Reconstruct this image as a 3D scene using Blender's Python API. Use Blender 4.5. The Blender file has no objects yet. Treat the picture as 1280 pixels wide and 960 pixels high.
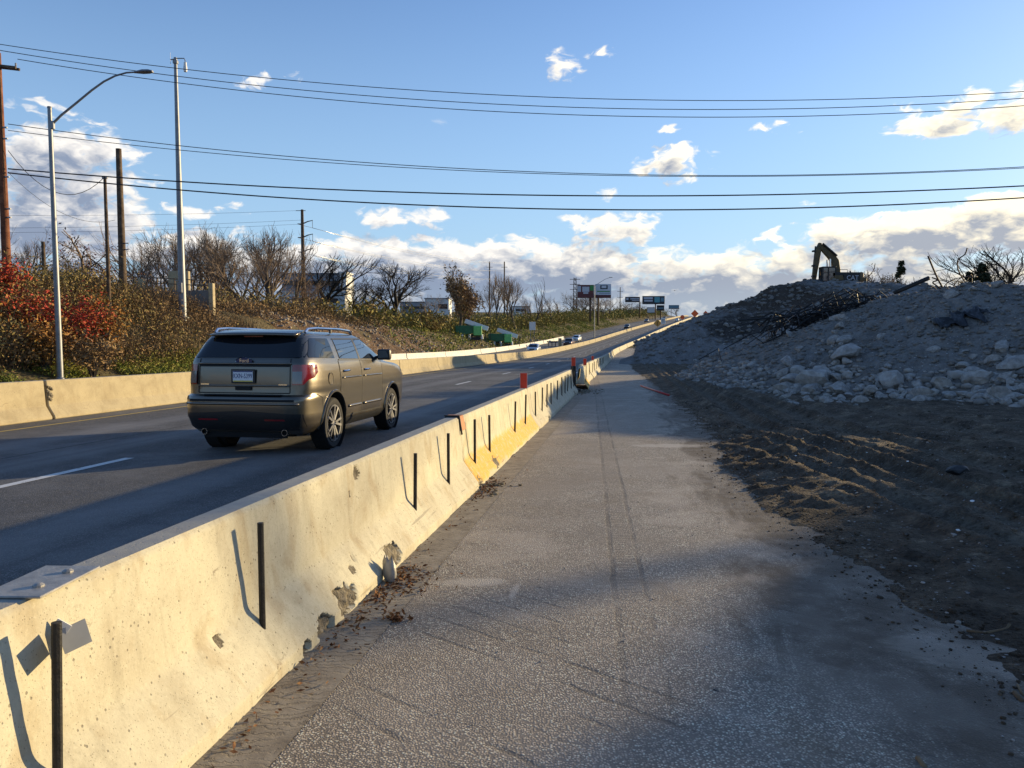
import bpy, bmesh, math, random
import numpy as np
from mathutils import Vector, Matrix
R = math.radians
random.seed(7); RNG = np.random.default_rng(11)
SC = bpy.context.scene
COL = SC.collection

# ---------------------------------------------------------------- camera
CAMZ, FPX, PITCH = 1.61, 961.0, R(3.87)
cam_d = bpy.data.cameras.new('camera'); cam = bpy.data.objects.new('camera', cam_d); COL.objects.link(cam)
cam.location = (0, 0, CAMZ); cam.rotation_euler = (R(90) - PITCH, 0, 0)
cam_d.sensor_width = 36; cam_d.lens = 36 * FPX / 1280; cam_d.clip_start = 0.05; cam_d.clip_end = 8000
SC.camera = cam
# ---------------------------------------------------------------- light
SUN_AZ, SUN_EL = 58.0, 9.6            # degrees to the right of straight ahead, above the horizon
SKY_STRENGTH, SUN_STRENGTH, EXPOSURE = 0.092, 4.2, 0.86
sun_d = bpy.data.lights.new('sun', 'SUN'); sun_d.energy = SUN_STRENGTH; sun_d.angle = R(0.53); sun_d.color = (1.0, 0.77, 0.42)
sun = bpy.data.objects.new('sun', sun_d); COL.objects.link(sun)
sdir = Vector((math.sin(R(SUN_AZ)) * math.cos(R(SUN_EL)), math.cos(R(SUN_AZ)) * math.cos(R(SUN_EL)), math.sin(R(SUN_EL))))
sun.rotation_euler = sdir.to_track_quat('Z', 'Y').to_euler(); sun.location = (60, 40, 40)
SC.view_settings.view_transform = 'Standard'; SC.view_settings.look = 'None'
SC.view_settings.exposure = EXPOSURE; SC.view_settings.gamma = 1; SC.view_settings.use_curve_mapping = False
SC.render.engine = 'CYCLES'

class NT:
    """small helper to write node trees"""
    def __init__(s, tree): s.t = tree; s.n = tree.nodes; s.l = tree.links
    def node(s, typ, **kw):
        n = s.n.new(typ)
        for k, v in kw.items(): setattr(n, k, v)
        return n
    def put(s, sock, v):
        if v is None: return
        if isinstance(v, bpy.types.NodeSocket): s.l.new(v, sock)
        else:
            try: sock.default_value = v
            except Exception:
                sock.default_value = (v[0], v[1], v[2], 1) if len(v) == 3 else v
    def math(s, op, a, b=None, c=None, clamp=False):
        n = s.node('ShaderNodeMath', operation=op, use_clamp=clamp)
        s.put(n.inputs[0], a); s.put(n.inputs[1], b); s.put(n.inputs[2], c); return n.outputs[0]
    def vmath(s, op, a, b=None, scale=None):
        n = s.node('ShaderNodeVectorMath', operation=op)
        s.put(n.inputs[0], a); s.put(n.inputs[1], b)
        if scale is not None: s.put(n.inputs['Scale'], scale)
        return n.outputs['Value'] if op in ('LENGTH', 'DOT_PRODUCT', 'DISTANCE') else n.outputs[0]
    def noise(s, vec, scale, detail=4, rough=0.55, dist=0.0, dim='3D'):
        n = s.node('ShaderNodeTexNoise', noise_dimensions=dim)
        s.put(n.inputs['Vector'], vec); n.inputs['Scale'].default_value = scale; n.inputs['Detail'].default_value = detail
        n.inputs['Roughness'].default_value = rough; n.inputs['Distortion'].default_value = dist
        return n.outputs['Fac']
    def voro(s, vec, scale, feature='F1', rnd=1.0):
        n = s.node('ShaderNodeTexVoronoi', feature=feature)
        s.put(n.inputs['Vector'], vec); n.inputs['Scale'].default_value = scale; n.inputs['Randomness'].default_value = rnd
        return n
    def ramp(s, fac, stops, interp='LINEAR'):
        n = s.node('ShaderNodeValToRGB'); cr = n.color_ramp; cr.interpolation = interp
        while len(cr.elements) < len(stops): cr.elements.new(0.5)
        for e, (p, c) in zip(cr.elements, stops):
            e.position = p; e.color = (c, c, c, 1) if not hasattr(c, '__len__') else (c[0], c[1], c[2], 1)
        s.put(n.inputs[0], fac); return n.outputs[0]
    def mix(s, fac, a, b, blend='MIX'):
        n = s.node('ShaderNodeMix', data_type='RGBA', blend_type=blend)
        s.put(n.inputs[0], fac); s.put(n.inputs[6], a); s.put(n.inputs[7], b); return n.outputs[2]
    def smooth(s, v, lo, hi, a=0.0, b=1.0):
        n = s.node('ShaderNodeMapRange', interpolation_type='SMOOTHSTEP')
        s.put(n.inputs[0], v); n.inputs[1].default_value = lo; n.inputs[2].default_value = hi
        n.inputs[3].default_value = a; n.inputs[4].default_value = b; return n.outputs[0]
    def sep(s, v):
        n = s.node('ShaderNodeSeparateXYZ'); s.put(n.inputs[0], v); return n.outputs
    def comb(s, x, y, z):
        n = s.node('ShaderNodeCombineXYZ'); s.put(n.inputs[0], x); s.put(n.inputs[1], y); s.put(n.inputs[2], z); return n.outputs[0]
    def bump(s, h, strength=0.3, dist=0.01, normal=None):
        n = s.node('ShaderNodeBump'); s.put(n.inputs['Height'], h); n.inputs['Strength'].default_value = strength
        n.inputs['Distance'].default_value = dist
        if normal is not None: s.put(n.inputs['Normal'], normal)
        return n.outputs[0]

# ---------------------------------------------------------------- sky
def px_dir(px, py):
    """azimuth, elevation (radians) of a photograph pixel"""
    d = Vector(((px - 640) / FPX, math.cos(PITCH) - (py - 480) / FPX * math.sin(PITCH), -math.sin(PITCH) - (py - 480) / FPX * math.cos(PITCH))).normalized()
    return math.atan2(d.x, d.y), math.asin(d.z)

def build_sky():
    w = bpy.data.worlds.new('World'); SC.world = w; w.use_nodes = True
    t = NT(w.node_tree)
    for n in list(t.n): t.n.remove(n)
    out = t.node('ShaderNodeOutputWorld'); bg = t.node('ShaderNodeBackground'); t.l.new(bg.outputs[0], out.inputs[0])
    sky = t.node('ShaderNodeTexSky', sky_type='NISHITA'); sky.sun_disc = False
    sky.sun_elevation = R(SUN_EL); sky.sun_rotation = R(SUN_AZ); sky.air_density = 1.25; sky.dust_density = 0.6; sky.ozone_density = 3.0
    # cloud density as a function of (azimuth, elevation), used twice for self shading
    g = bpy.data.node_groups.new('cloud_density', 'ShaderNodeTree')
    g.interface.new_socket('uv', in_out='INPUT', socket_type='NodeSocketVector')
    g.interface.new_socket('density', in_out='OUTPUT', socket_type='NodeSocketFloat')
    q = NT(g); gi = q.node('NodeGroupInput'); go = q.node('NodeGroupOutput')
    uv = gi.outputs[0]; u, v, _ = q.sep(uv)
    st = q.vmath('MULTIPLY', uv, (1.0, 1.9, 1.0))
    wr = q.noise(st, 22.0, 2, .6, dim='2D'); wr2 = q.noise(q.vmath('ADD', st, (7.3, 2.1, 0.0)), 22.0, 2, .6, dim='2D')
    st2 = q.vmath('ADD', st, q.comb(q.math('MULTIPLY', q.math('SUBTRACT', wr, .5), .035), q.math('MULTIPLY', q.math('SUBTRACT', wr2, .5), .035), 0.0))
    n1 = q.noise(st2, 27.0, 7, 0.56, dim='2D'); n0 = q.noise(st2, 9.0, 3, 0.5, dim='2D')
    fine = q.math('MULTIPLY', q.math('SUBTRACT', n1, 0.5), 3.6)
    bfine = q.math('ADD', q.math('MULTIPLY', fine, .75), q.math('MULTIPLY', q.math('SUBTRACT', n0, .5), 2.0))
    # bank of cumulus along the whole horizon, its top uneven
    big = q.noise(q.comb(u, 0.0, 0.0), 5.0, 2, 0.5, dim='2D')
    top = q.math('ADD', 0.100, q.math('MULTIPLY', q.math('SUBTRACT', big, 0.5), 0.09))
    bank = q.math('MULTIPLY', q.math('SUBTRACT', top, v), 24.0)
    bank = q.math('MINIMUM', bank, 1.45)
    dens = q.math('ADD', bank, bfine)
    # single clouds higher up: (px, py, half width, half height, weight)
    for (px, py, rx, ry, wgt) in [(708, 82, 30, 22, .30), (762, 66, 24, 9, .05), (318, 101, 22, 13, .35), (366, 102, 20, 22, -.05), (848, 203, 46, 20, .75),
                                  (840, 162, 18, 8, .3), (762, 240, 20, 10, .45), (975, 158, 34, 11, .2), (1225, 145, 85, 23, .75), (505, 273, 55, 17, .65),
                                  (75, 215, 70, 48, 1.15), (60, 275, 85, 45, 1.3), (292, 262, 18, 10, .5), (1210, 290, 150, 22, 1.5), (1262, 264, 62, 15, 1.2), (955, 92, 16, 10, -.1),
                                  (760, 288, 60, 22, .8), (640, 310, 60, 16, .6), (1010, 252, 14, 6, .1), (520, 338, 150, 34, 1.25), (690, 342, 130, 34, 1.25), (880, 350, 120, 28, 1.1), (400, 335, 90, 28, 1.0), (220, 312, 130, 24, .9), (230, 268, 40, 9, .4)]:
        a, e = px_dir(px, py)
        du = q.math('MULTIPLY', q.math('SUBTRACT', u, a), FPX / rx); dv = q.math('MULTIPLY', q.math('SUBTRACT', v, e), FPX / ry)
        rr = q.math('ADD', q.math('MULTIPLY', du, du), q.math('MULTIPLY', dv, dv))
        c = q.math('ADD', q.math('SUBTRACT', wgt, q.math('MULTIPLY', rr, 0.75)), fine)
        dens = q.math('MAXIMUM', dens, c)
    # scattered puffs everywhere else
    pf = q.noise(st, 7.0, 2, 0.6, dim='2D'); pf = q.math('ADD', q.math('MULTIPLY', q.math('SUBTRACT', pf, 0.78), 5.0), q.math('MULTIPLY', fine, 0.4))
    dens = q.math('MAXIMUM', dens, pf)
    q.l.new(dens, go.inputs[0])
    tc = t.node('ShaderNodeTexCoord').outputs['Generated']
    nx, ny, nz = t.sep(t.vmath('NORMALIZE', tc))
    uu = t.math('ARCTAN2', nx, ny); vv = t.math('ARCSINE', nz)
    def dens_at(du, dv):
        gn = t.node('ShaderNodeGroup'); gn.node_tree = g
        t.l.new(t.comb(t.math('ADD', uu, du), t.math('ADD', vv, dv), 0.0), gn.inputs[0]); return gn.outputs[0]
    d0 = dens_at(0, 0); d1 = dens_at(0.012, 0.020)
    alpha = t.smooth(d0, -0.05, 0.75)
    shade = t.math('ADD', t.math('MULTIPLY', t.math('SUBTRACT', d0, d1), 0.60), 0.66)
    shade = t.math('SUBTRACT', shade, t.math('MULTIPLY', t.smooth(d0, 0.35, 1.25), 0.60), clamp=True)
    band = t.math('MULTIPLY', t.smooth(vv, .095, .055), t.smooth(vv, .004, .03))
    shade = t.math('SUBTRACT', shade, t.math('MULTIPLY', band, .34), clamp=True)
    # clouds near the sun glow a warm cream, away from it they are cooler
    sund = t.vmath('DOT_PRODUCT', t.vmath('NORMALIZE', tc), tuple(sdir))
    glow = t.smooth(sund, 0.45, 0.98)
    lit = t.mix(glow, (6.6, 6.3, 5.9), (9.0, 8.0, 5.8)); drk = t.mix(glow, (1.75, 2.15, 2.95), (2.7, 2.9, 3.3))
    ccol = t.mix(shade, drk, lit)
    low = t.smooth(vv, 0.012, 0.07, 0.72, 1.0)
    alpha = t.math('MULTIPLY', alpha, low)
    clear = t.mix(1.0, sky.outputs[0], (.98, 1.08, 1.46), 'MULTIPLY')
    clear = t.mix(t.smooth(vv, 0.0, 0.50, 0.62, 0.06), clear, (2.9, 4.5, 6.3))
    c = t.mix(alpha, clear, ccol)
    t.l.new(c, bg.inputs[0]); bg.inputs[1].default_value = SKY_STRENGTH
build_sky()

# ---------------------------------------------------------------- the lie of the land
def _hermite(xs, ys):
    xs = np.array(xs, float); ys = np.array(ys, float); m = np.gradient(ys, xs)
    def f(x):
        x = np.clip(np.asarray(x, float), xs[0], xs[-1]); i = np.clip(np.searchsorted(xs, x) - 1, 0, len(xs) - 2)
        h = xs[i + 1] - xs[i]; s = (x - xs[i]) / h
        return ((2*s**3 - 3*s**2 + 1) * ys[i] + (s**3 - 2*s**2 + s) * h * m[i] + (-2*s**3 + 3*s**2) * ys[i + 1] + (s**3 - s**2) * h * m[i + 1])
    return f
G = _hermite([-80, -40, 0, 40, 70, 110, 150, 185, 230, 290, 352, 450, 600, 700, 850, 1200, 3000], [1.5, .75, 0, -.75, -1.3, -1.87, -1.9, -1.25, .6, 3.1, 5.5, 9.0, 13.7, 15.2, 15.0, 12.0, 10.0])
_ys = np.arange(-80, 3001, 1.0)
_sl = np.interp(_ys, [-80, 112, 200, 3000], [.148, .148, .280, .285])
_xs = np.concatenate([[0], np.cumsum((_sl[1:] + _sl[:-1]) / 2)]); _xs += -1.65 - np.interp(0, _ys, _xs)
def XR(y): return np.interp(y, _ys, _xs)          # foot of the work-zone barrier
def XL(y): return XR(y) - 11.0                     # foot of the median wall
def XW(y): return XL(y) - 12.0                     # far barrier, beyond the oncoming lanes
def sstep(a, b, x): 
    t = np.clip((x - a) / (b - a), 0, 1); return t * t * (3 - 2 * t)
def _hash(ix, iy, seed):
    h = (ix.astype(np.int64) * 374761393 + iy.astype(np.int64) * 668265263 + seed * 144665) & 0x7fffffff
    h = ((h ^ (h >> 13)) * 1274126177) & 0x7fffffff
    return ((h ^ (h >> 16)) & 0xffff) / 65535.0
def vnoise(x, y, seed=0):
    x = np.asarray(x, float); y = np.asarray(y, float); ix = np.floor(x); iy = np.floor(y); fx = x - ix; fy = y - iy
    fx = fx*fx*(3-2*fx); fy = fy*fy*(3-2*fy)
    a = _hash(ix, iy, seed); b = _hash(ix+1, iy, seed); c = _hash(ix, iy+1, seed); d = _hash(ix+1, iy+1, seed)
    return (a*(1-fx)+b*fx)*(1-fy) + (c*(1-fx)+d*fx)*fy - 0.5
def fbm(x, y, oct=4, seed=0, gain=0.5):
    s = 0; a = 1
    for o in range(oct): s = s + a * vnoise(x * 2**o + 17.3*o, y * 2**o - 9.1*o, seed + o); a *= gain
    return s
bankH = _hermite([-80, 20, 45, 65, 95, 130, 180, 250, 400, 700, 3000], [4.2, 4.3, 4.5, 4.6, 4.2, 3.6, 3.0, 2.6, 2.0, 1.5, 1.0])
def HG(x, y):
    """height of the bare ground sheet"""
    x = np.asarray(x, float); y = np.asarray(y, float)
    v = XW(y) - x
    z = G(y) - 0.05 + bankH(y) * sstep(0.6, 9.5, v + 0.8 * vnoise(y / 6, v / 5, 3)) + sstep(0.5, 4, v) * (0.45 * fbm(x / 7, y / 7, 3, 5) + .12 * fbm(x, y, 2, 6))
    z = z + 0.012 * np.clip(v - 12, 0, 400)
    u = x - XR(y)
    z = z - 0.012 * np.clip(u - 60, 0, 500)
    return z
def hg(x, y): return float(HG(x, y))
def at(px, py, Y):
    """point on the view ray of a photograph pixel at distance Y ahead"""
    dy = math.cos(PITCH) - (py - 480) / FPX * math.sin(PITCH); dz = -math.sin(PITCH) - (py - 480) / FPX * math.cos(PITCH); dx = (px - 640) / FPX
    k = Y / dy; return Vector((dx * k, Y, CAMZ + dz * k))

# ---------------------------------------------------------------- mesh helpers
class MB:
    def __init__(s): s.v = []; s.f = []; s.m = []; s.mi = 0
    def add(s, vs, fs):
        o = len(s.v); s.v.extend([tuple(p) for p in vs]); s.f.extend([tuple(i + o for i in f) for f in fs]); s.m.extend([s.mi] * len(fs)); return s
    def box(s, c, d, rot=None):
        x, y, z = d[0]/2, d[1]/2, d[2]/2
        P = [Vector(p) for p in ((-x,-y,-z),(x,-y,-z),(x,y,-z),(-x,y,-z),(-x,-y,z),(x,-y,z),(x,y,z),(-x,y,z))]
        if rot is not None:
            M = rot if isinstance(rot, Matrix) else Matrix.Rotation(rot, 3, 'Z'); P = [M @ p for p in P]
        return s.add([p + Vector(c) for p in P], [(0,3,2,1),(4,5,6,7),(0,1,5,4),(1,2,6,5),(2,3,7,6),(3,0,4,7)])
    def beam(s, a, b, w, h=None):
        """rectangular bar from a to b"""
        a = Vector(a); b = Vector(b); h = h or w; d = (b - a); L = d.length; d.normalize()
        up = Vector((0, 0, 1)) if abs(d.z) < .95 else Vector((0, 1, 0)); r = d.cross(up).normalized(); u = r.cross(d)
        P = []
        for p in (a, b):
            for sx, sz in ((-1,-1),(1,-1),(1,1),(-1,1)): P.append(p + r * sx * w/2 + u * sz * h/2)
        return s.add(P, [(0,1,2,3),(7,6,5,4),(0,4,5,1),(1,5,6,2),(2,6,7,3),(3,7,4,0)])
    def tube(s, pts, rad, n=6, cap=True):
        pts = [Vector(p) for p in pts]; k = len(pts); rr = rad if hasattr(rad, '__len__') else [rad] * k
        V = []; pr = None
        for i in range(k):
            d = (pts[min(i+1, k-1)] - pts[max(i-1, 0)])
            d = d.normalized() if d.length > 1e-9 else Vector((0,0,1))
            if pr is None: pr = d.cross(Vector((0,0,1)) if abs(d.z) < .9 else Vector((1,0,0))).normalized()
            else:
                pr = (pr - d * pr.dot(d)); pr = pr.normalized() if pr.length > 1e-6 else d.orthogonal().normalized()
            q = d.cross(pr)
            for j in range(n):
                a = 2*math.pi*j/n; V.append(pts[i] + (pr*math.cos(a) + q*math.sin(a)) * rr[i])
        F = [(i*n+j, i*n+(j+1)%n, (i+1)*n+(j+1)%n, (i+1)*n+j) for i in range(k-1) for j in range(n)]
        if cap: F += [tuple(range(n-1, -1, -1)), tuple(range((k-1)*n, k*n))]
        return s.add(V, F)
    def prism(s, poly, axis, lo, hi):
        """polygon in the two other axes, extruded along axis from lo to hi"""
        n = len(poly); V = []
        for t in (lo, hi):
            for a, b in poly: V.append({'x': (t, a, b), 'y': (a, t, b), 'z': (a, b, t)}[axis])
        F = [tuple(range(n)), tuple(range(2*n-1, n-1, -1))] + [(i, i+n, (i+1) % n + n, (i+1) % n) for i in range(n)]
        return s.add(V, F)
    def lathe(s, prof, n=24, axis='z', c=(0,0,0)):
        V = []; k = len(prof)
        for r, h in prof:
            for j in range(n):
                a = 2*math.pi*j/n; x, y = r*math.cos(a), r*math.sin(a)
                V.append(Vector(c) + Vector({'z': (x, y, h), 'y': (x, h, y), 'x': (h, x, y)}[axis]))
        return s.add(V, [(i*n+j, i*n+(j+1)%n, (i+1)*n+(j+1)%n, (i+1)*n+j) for i in range(k-1) for j in range(n)])
    def mesh(s, name):
        me = bpy.data.meshes.new(name); me.from_pydata(s.v, [], s.f)
        if any(s.m): me.polygons.foreach_set('material_index', s.m)
        me.update(); return me
    def build(s, name, mat, parent=None, smooth=False, bevel=0, segs=1, loc=None, recalc=True):
        me = s.mesh(name)
        if recalc or bevel:
            bm = bmesh.new(); bm.from_mesh(me)
            if recalc: bmesh.ops.recalc_face_normals(bm, faces=bm.faces)
            if bevel: bmesh.ops.bevel(bm, geom=[e for e in bm.edges if e.calc_face_angle(0) > .5], offset=bevel, segments=segs, affect='EDGES', profile=.5, clamp_overlap=True)
            bm.to_mesh(me); bm.free()
        return link(name, me, mat, parent, smooth, loc)
def link(name, me, mat, parent=None, smooth=False, loc=None):
    for m in (mat if isinstance(mat, (list, tuple)) else [mat]):
        if m is not None and len(me.materials) < 8: me.materials.append(m)
    if smooth:
        me.polygons.foreach_set('use_smooth', [True] * len(me.polygons))
        if smooth is not True: me.set_sharp_from_angle(angle=R(smooth))
    o = bpy.data.objects.new(name, me); COL.objects.link(o)
    if parent is not None: o.parent = parent
    if loc is not None: o.location = loc
    return o
def grid_mesh(name, X, Y, Z, uv=None, keep=None):
    """numpy grids (rows, cols) to one mesh"""
    r, c = X.shape; me = bpy.data.meshes.new(name)
    V = np.stack([X, Y, Z], -1).reshape(-1, 3)
    i = np.arange(r*c).reshape(r, c); F = np.stack([i[:-1, :-1], i[:-1, 1:], i[1:, 1:], i[1:, :-1]], -1).reshape(-1, 4)
    if keep is not None: F = F[keep[:-1, :-1].reshape(-1) | keep[1:, 1:].reshape(-1)]
    raw_mesh(me, V, F); 
    if uv is not None:
        l = me.uv_layers.new(name='UVMap'); U = np.stack([uv[0], uv[1]], -1).reshape(-1, 2)[F.reshape(-1)]
        l.data.foreach_set('uv', U.reshape(-1).astype(np.float32))
    return me
def raw_mesh(me, V, F):
    V = np.asarray(V, np.float32); F = np.asarray(F, np.int32); k = F.shape[1]
    me.vertices.add(len(V)); me.vertices.foreach_set('co', V.reshape(-1))
    me.loops.add(F.size); me.loops.foreach_set('vertex_index', F.reshape(-1))
    me.polygons.add(len(F)); me.polygons.foreach_set('loop_start', np.arange(0, F.size, k, dtype=np.int32))
    me.update(calc_edges=True); me.validate()
    return me
def tag(o, label=None, cat=None, group=None, kind=None):
    if label: o['label'] = label
    if cat: o['category'] = cat
    if group: o['group'] = group
    if kind: o['kind'] = kind
    return o
def thing(name, label, cat, loc=(0, 0, 0), rotz=0, group=None, scale=None):
    o = bpy.data.objects.new(name, None); COL.objects.link(o); o.location = loc; o.rotation_euler = (0, 0, rotz)
    o.empty_display_size = .2
    if scale: o.scale = (scale,) * 3 if not hasattr(scale, '__len__') else scale
    return tag(o, label, cat, group)
def dup(root, loc, rotz=0, label=None, group=None, scale=None):
    r = root.copy(); COL.objects.link(r); r.location = loc; r.rotation_euler = (0, 0, rotz)
    if label: r['label'] = label
    if group: r['group'] = group
    if scale is not None: r.scale = (scale,) * 3 if not hasattr(scale, '__len__') else scale
    for ch in list(root.children):
        c = ch.copy(); COL.objects.link(c); c.parent = r
        for g in ch.children:
            d = g.copy(); COL.objects.link(d); d.parent = c
    return r
def text_mesh(s, size, depth=0.0):
    cu = bpy.data.curves.new('t', 'FONT'); cu.body = s; cu.size = size; cu.align_x = 'CENTER'; cu.align_y = 'CENTER'; cu.extrude = depth; cu.resolution_u = 2
    o = bpy.data.objects.new('t', cu); COL.objects.link(o); bpy.context.view_layer.update()
    me = bpy.data.meshes.new_from_object(o.evaluated_get(bpy.context.evaluated_depsgraph_get()))
    bpy.data.objects.remove(o); bpy.data.curves.remove(cu); return me
# ---------------------------------------------------------------- materials
MATS = {}
def new_mat(name):
    m = bpy.data.materials.new(name); m.use_nodes = True; t = NT(m.node_tree)
    b = t.n['Principled BSDF']; MATS[name] = m; return m, t, b
def coords(t, kind='Object', rnd=True):
    v = t.node('ShaderNodeTexCoord').outputs[kind]
    if rnd: v = t.vmath('ADD', v, t.vmath('SCALE', (37.0, 91.0, 53.0), scale=t.node('ShaderNodeObjectInfo').outputs['Random']))
    return v
def plain(name, col, rough=0.6, metal=0.0, var=0.25, scale=6.0, bump=0.0, bscale=40.0, coat=0.0, spec=None, emit=None, rnd=True, alpha=None):
    m, t, b = new_mat(name); v = coords(t, rnd=rnd)
    n = t.noise(v, scale, 5, 0.6)
    lo = tuple(c * (1 - var) for c in col); hi = tuple(min(1, c * (1 + var)) for c in col)
    t.put(b.inputs['Base Color'], t.ramp(n, [(.3, lo), (.7, hi)]))
    t.put(b.inputs['Roughness'], t.math('ADD', rough, t.math('MULTIPLY', t.math('SUBTRACT', n, .5), .2), clamp=True))
    b.inputs['Metallic'].default_value = metal
    if coat: b.inputs['Coat Weight'].default_value = coat; b.inputs['Coat Roughness'].default_value = .08
    if spec is not None: b.inputs['Specular IOR Level'].default_value = spec
    if bump: t.put(b.inputs['Normal'], t.bump(t.noise(v, bscale, 4, .6), bump, .01))
    if emit: b.inputs['Emission Color'].default_value = (*emit[0], 1); b.inputs['Emission Strength'].default_value = emit[1]
    return m
def ramp_mat(name, stops, scale=3.0, rough=.7, detail=6, bump=0.0, bscale=30, kind='Object', translucent=0.0, rnd=True):
    m, t, b = new_mat(name); v = coords(t, kind, rnd)
    t.put(b.inputs['Base Color'], t.ramp(t.noise(v, scale, detail, .65), stops)); b.inputs['Roughness'].default_value = rough
    b.inputs['Specular IOR Level'].default_value = .2
    if bump: t.put(b.inputs['Normal'], t.bump(t.noise(v, bscale, 5, .65), bump, .03))
    return m

# concrete of the barriers: cream, pitted, stained; lower face yellow paint where yel > 0
def concrete(name, c0, c1, yel=0.0, pits=1.0, scuff=1.0, smud=.42):
    m, t, b = new_mat(name); v = coords(t); raw = t.node('ShaderNodeTexCoord').outputs['Object']
    x, y, z = t.sep(raw)
    n = t.noise(v, 2.2, 8, .68, .4); n2 = t.noise(v, 14, 6, .7); n3 = t.noise(v, 90, 4, .7)
    st = t.noise(t.vmath('MULTIPLY', v, (9, 9, .9)), 1.0, 5, .6)
    col = t.ramp(n, [(.28, c0), (.52, c1), (.75, tuple(min(1, c * 1.12) for c in c1))])
    col = t.mix(t.math('MULTIPLY', t.smooth(st, .52, .72), smud*.8), col, tuple(c * .62 for c in c0))
    col = t.mix(t.math('MULTIPLY', t.smooth(n2, .56, .75), .35), col, tuple(c * .7 for c in c0))
    sm2 = t.noise(t.vmath('MULTIPLY', v, (1.6, 1.6, 1.0)), 2.6, 3, .5, .8)
    col = t.mix(t.math('MULTIPLY', t.smooth(sm2, .50, .70), smud), col, tuple(c * k_ for c, k_ in zip(c0, (.80, .66, .50))))
    fl = t.noise(v, 55, 5, .75); col = t.mix(t.math('MULTIPLY', t.smooth(fl, .54, .68), .30), col, tuple(c * .55 for c in c0)); col = t.mix(t.math('MULTIPLY', t.smooth(fl, .46, .34), .30), col, tuple(min(.8, c * 1.25) for c in c1))
    if yel:
        edge = t.math('ADD', z, t.math('MULTIPLY', t.math('SUBTRACT', n, .5), .25))
        ya = t.math('MULTIPLY', t.smooth(edge, .30, .37, 1, 0), t.smooth(t.math('ADD', t.math('MULTIPLY', n2, .7), t.math('MULTIPLY', n3, .3)), .60, .52, 0, 1))
        ya = t.math('MULTIPLY', ya, t.smooth(edge, .02, .09))
        col = t.mix(t.math('MULTIPLY', ya, yel), col, t.mix(n2, (.60, .34, .05), (.66, .42, .11)))
    # pits: small dark holes, only some cells
    vo = t.voro(v, 34); cellr = t.sep(vo.outputs['Color'])[0]
    hole = t.math('MULTIPLY', t.smooth(vo.outputs['Distance'], .13, .22, 1, 0), t.smooth(cellr, .66, .78)); 
    vo2 = t.voro(v, 110); hole2 = t.math('MULTIPLY', t.smooth(vo2.outputs['Distance'], .18, .3, 1, 0), t.smooth(t.sep(vo2.outputs['Color'])[1], .72, .82))
    hole = t.math('MAXIMUM', hole, t.math('MULTIPLY', hole2, .7))
    col = t.mix(t.math('MULTIPLY', hole, .75 * pits), col, (.09, .075, .055))
    # long scuffs from tyres low on the face
    sc = t.noise(t.vmath('MULTIPLY', v, (30, 1.3, 26)), 1.0, 3, .55)
    scm = t.math('MULTIPLY', t.smooth(sc, .63, .70), t.math('MULTIPLY', t.smooth(z, .42, .10, 0, 1), .55 * scuff))
    col = t.mix(scm, col, (.16, .14, .12))
    # thin cracks
    cr = t.voro(t.vmath('ADD', v, t.vmath('SCALE', t.node('ShaderNodeTexNoise').outputs['Color'], scale=0.0)), 1.5, 'DISTANCE_TO_EDGE')
    cv = t.vmath('ADD', v, t.vmath('SCALE', t.comb(t.math('SUBTRACT', n2, .5), t.math('SUBTRACT', n, .5), t.math('SUBTRACT', n2, .5)), scale=.5))
    cr = t.voro(cv, 1.7, 'DISTANCE_TO_EDGE')
    crk = t.math('MULTIPLY', t.smooth(cr.outputs['Distance'], .003, .010, 1, 0), t.smooth(n, .5, .62))
    col = t.mix(t.math('MULTIPLY', crk, .55), col, (.12, .09, .06))
    # grey weathering on top face
    nz = t.sep(t.node('ShaderNodeNewGeometry').outputs['Normal'])[2]
    col = t.mix(t.math('MULTIPLY', t.smooth(nz, .75, .95), t.smooth(n2, .25, .7, .55, .95)), col, (.30, .29, .27))
    t.put(b.inputs['Base Color'], col); b.inputs['Roughness'].default_value = .85; b.inputs['Specular IOR Level'].default_value = .25
    h = t.math('SUBTRACT', t.math('ADD', t.math('MULTIPLY', n2, .5), t.math('MULTIPLY', n3, .35)), t.math('MULTIPLY', hole, .9))
    t.put(b.inputs['Normal'], t.bump(h, .5, .008)); return m
concrete('concrete_cream', (.40, .355, .255), (.50, .465, .345), pits=.75)
concrete('concrete_yellow', (.42, .39, .27), (.53, .50, .36), yel=.95)
concrete('concrete_tan', (.29, .24, .15), (.39, .33, .21), pits=1.0, scuff=.4, smud=.15)
concrete('concrete_white', (.58, .55, .48), (.70, .68, .62), pits=.3, scuff=.7)

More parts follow.
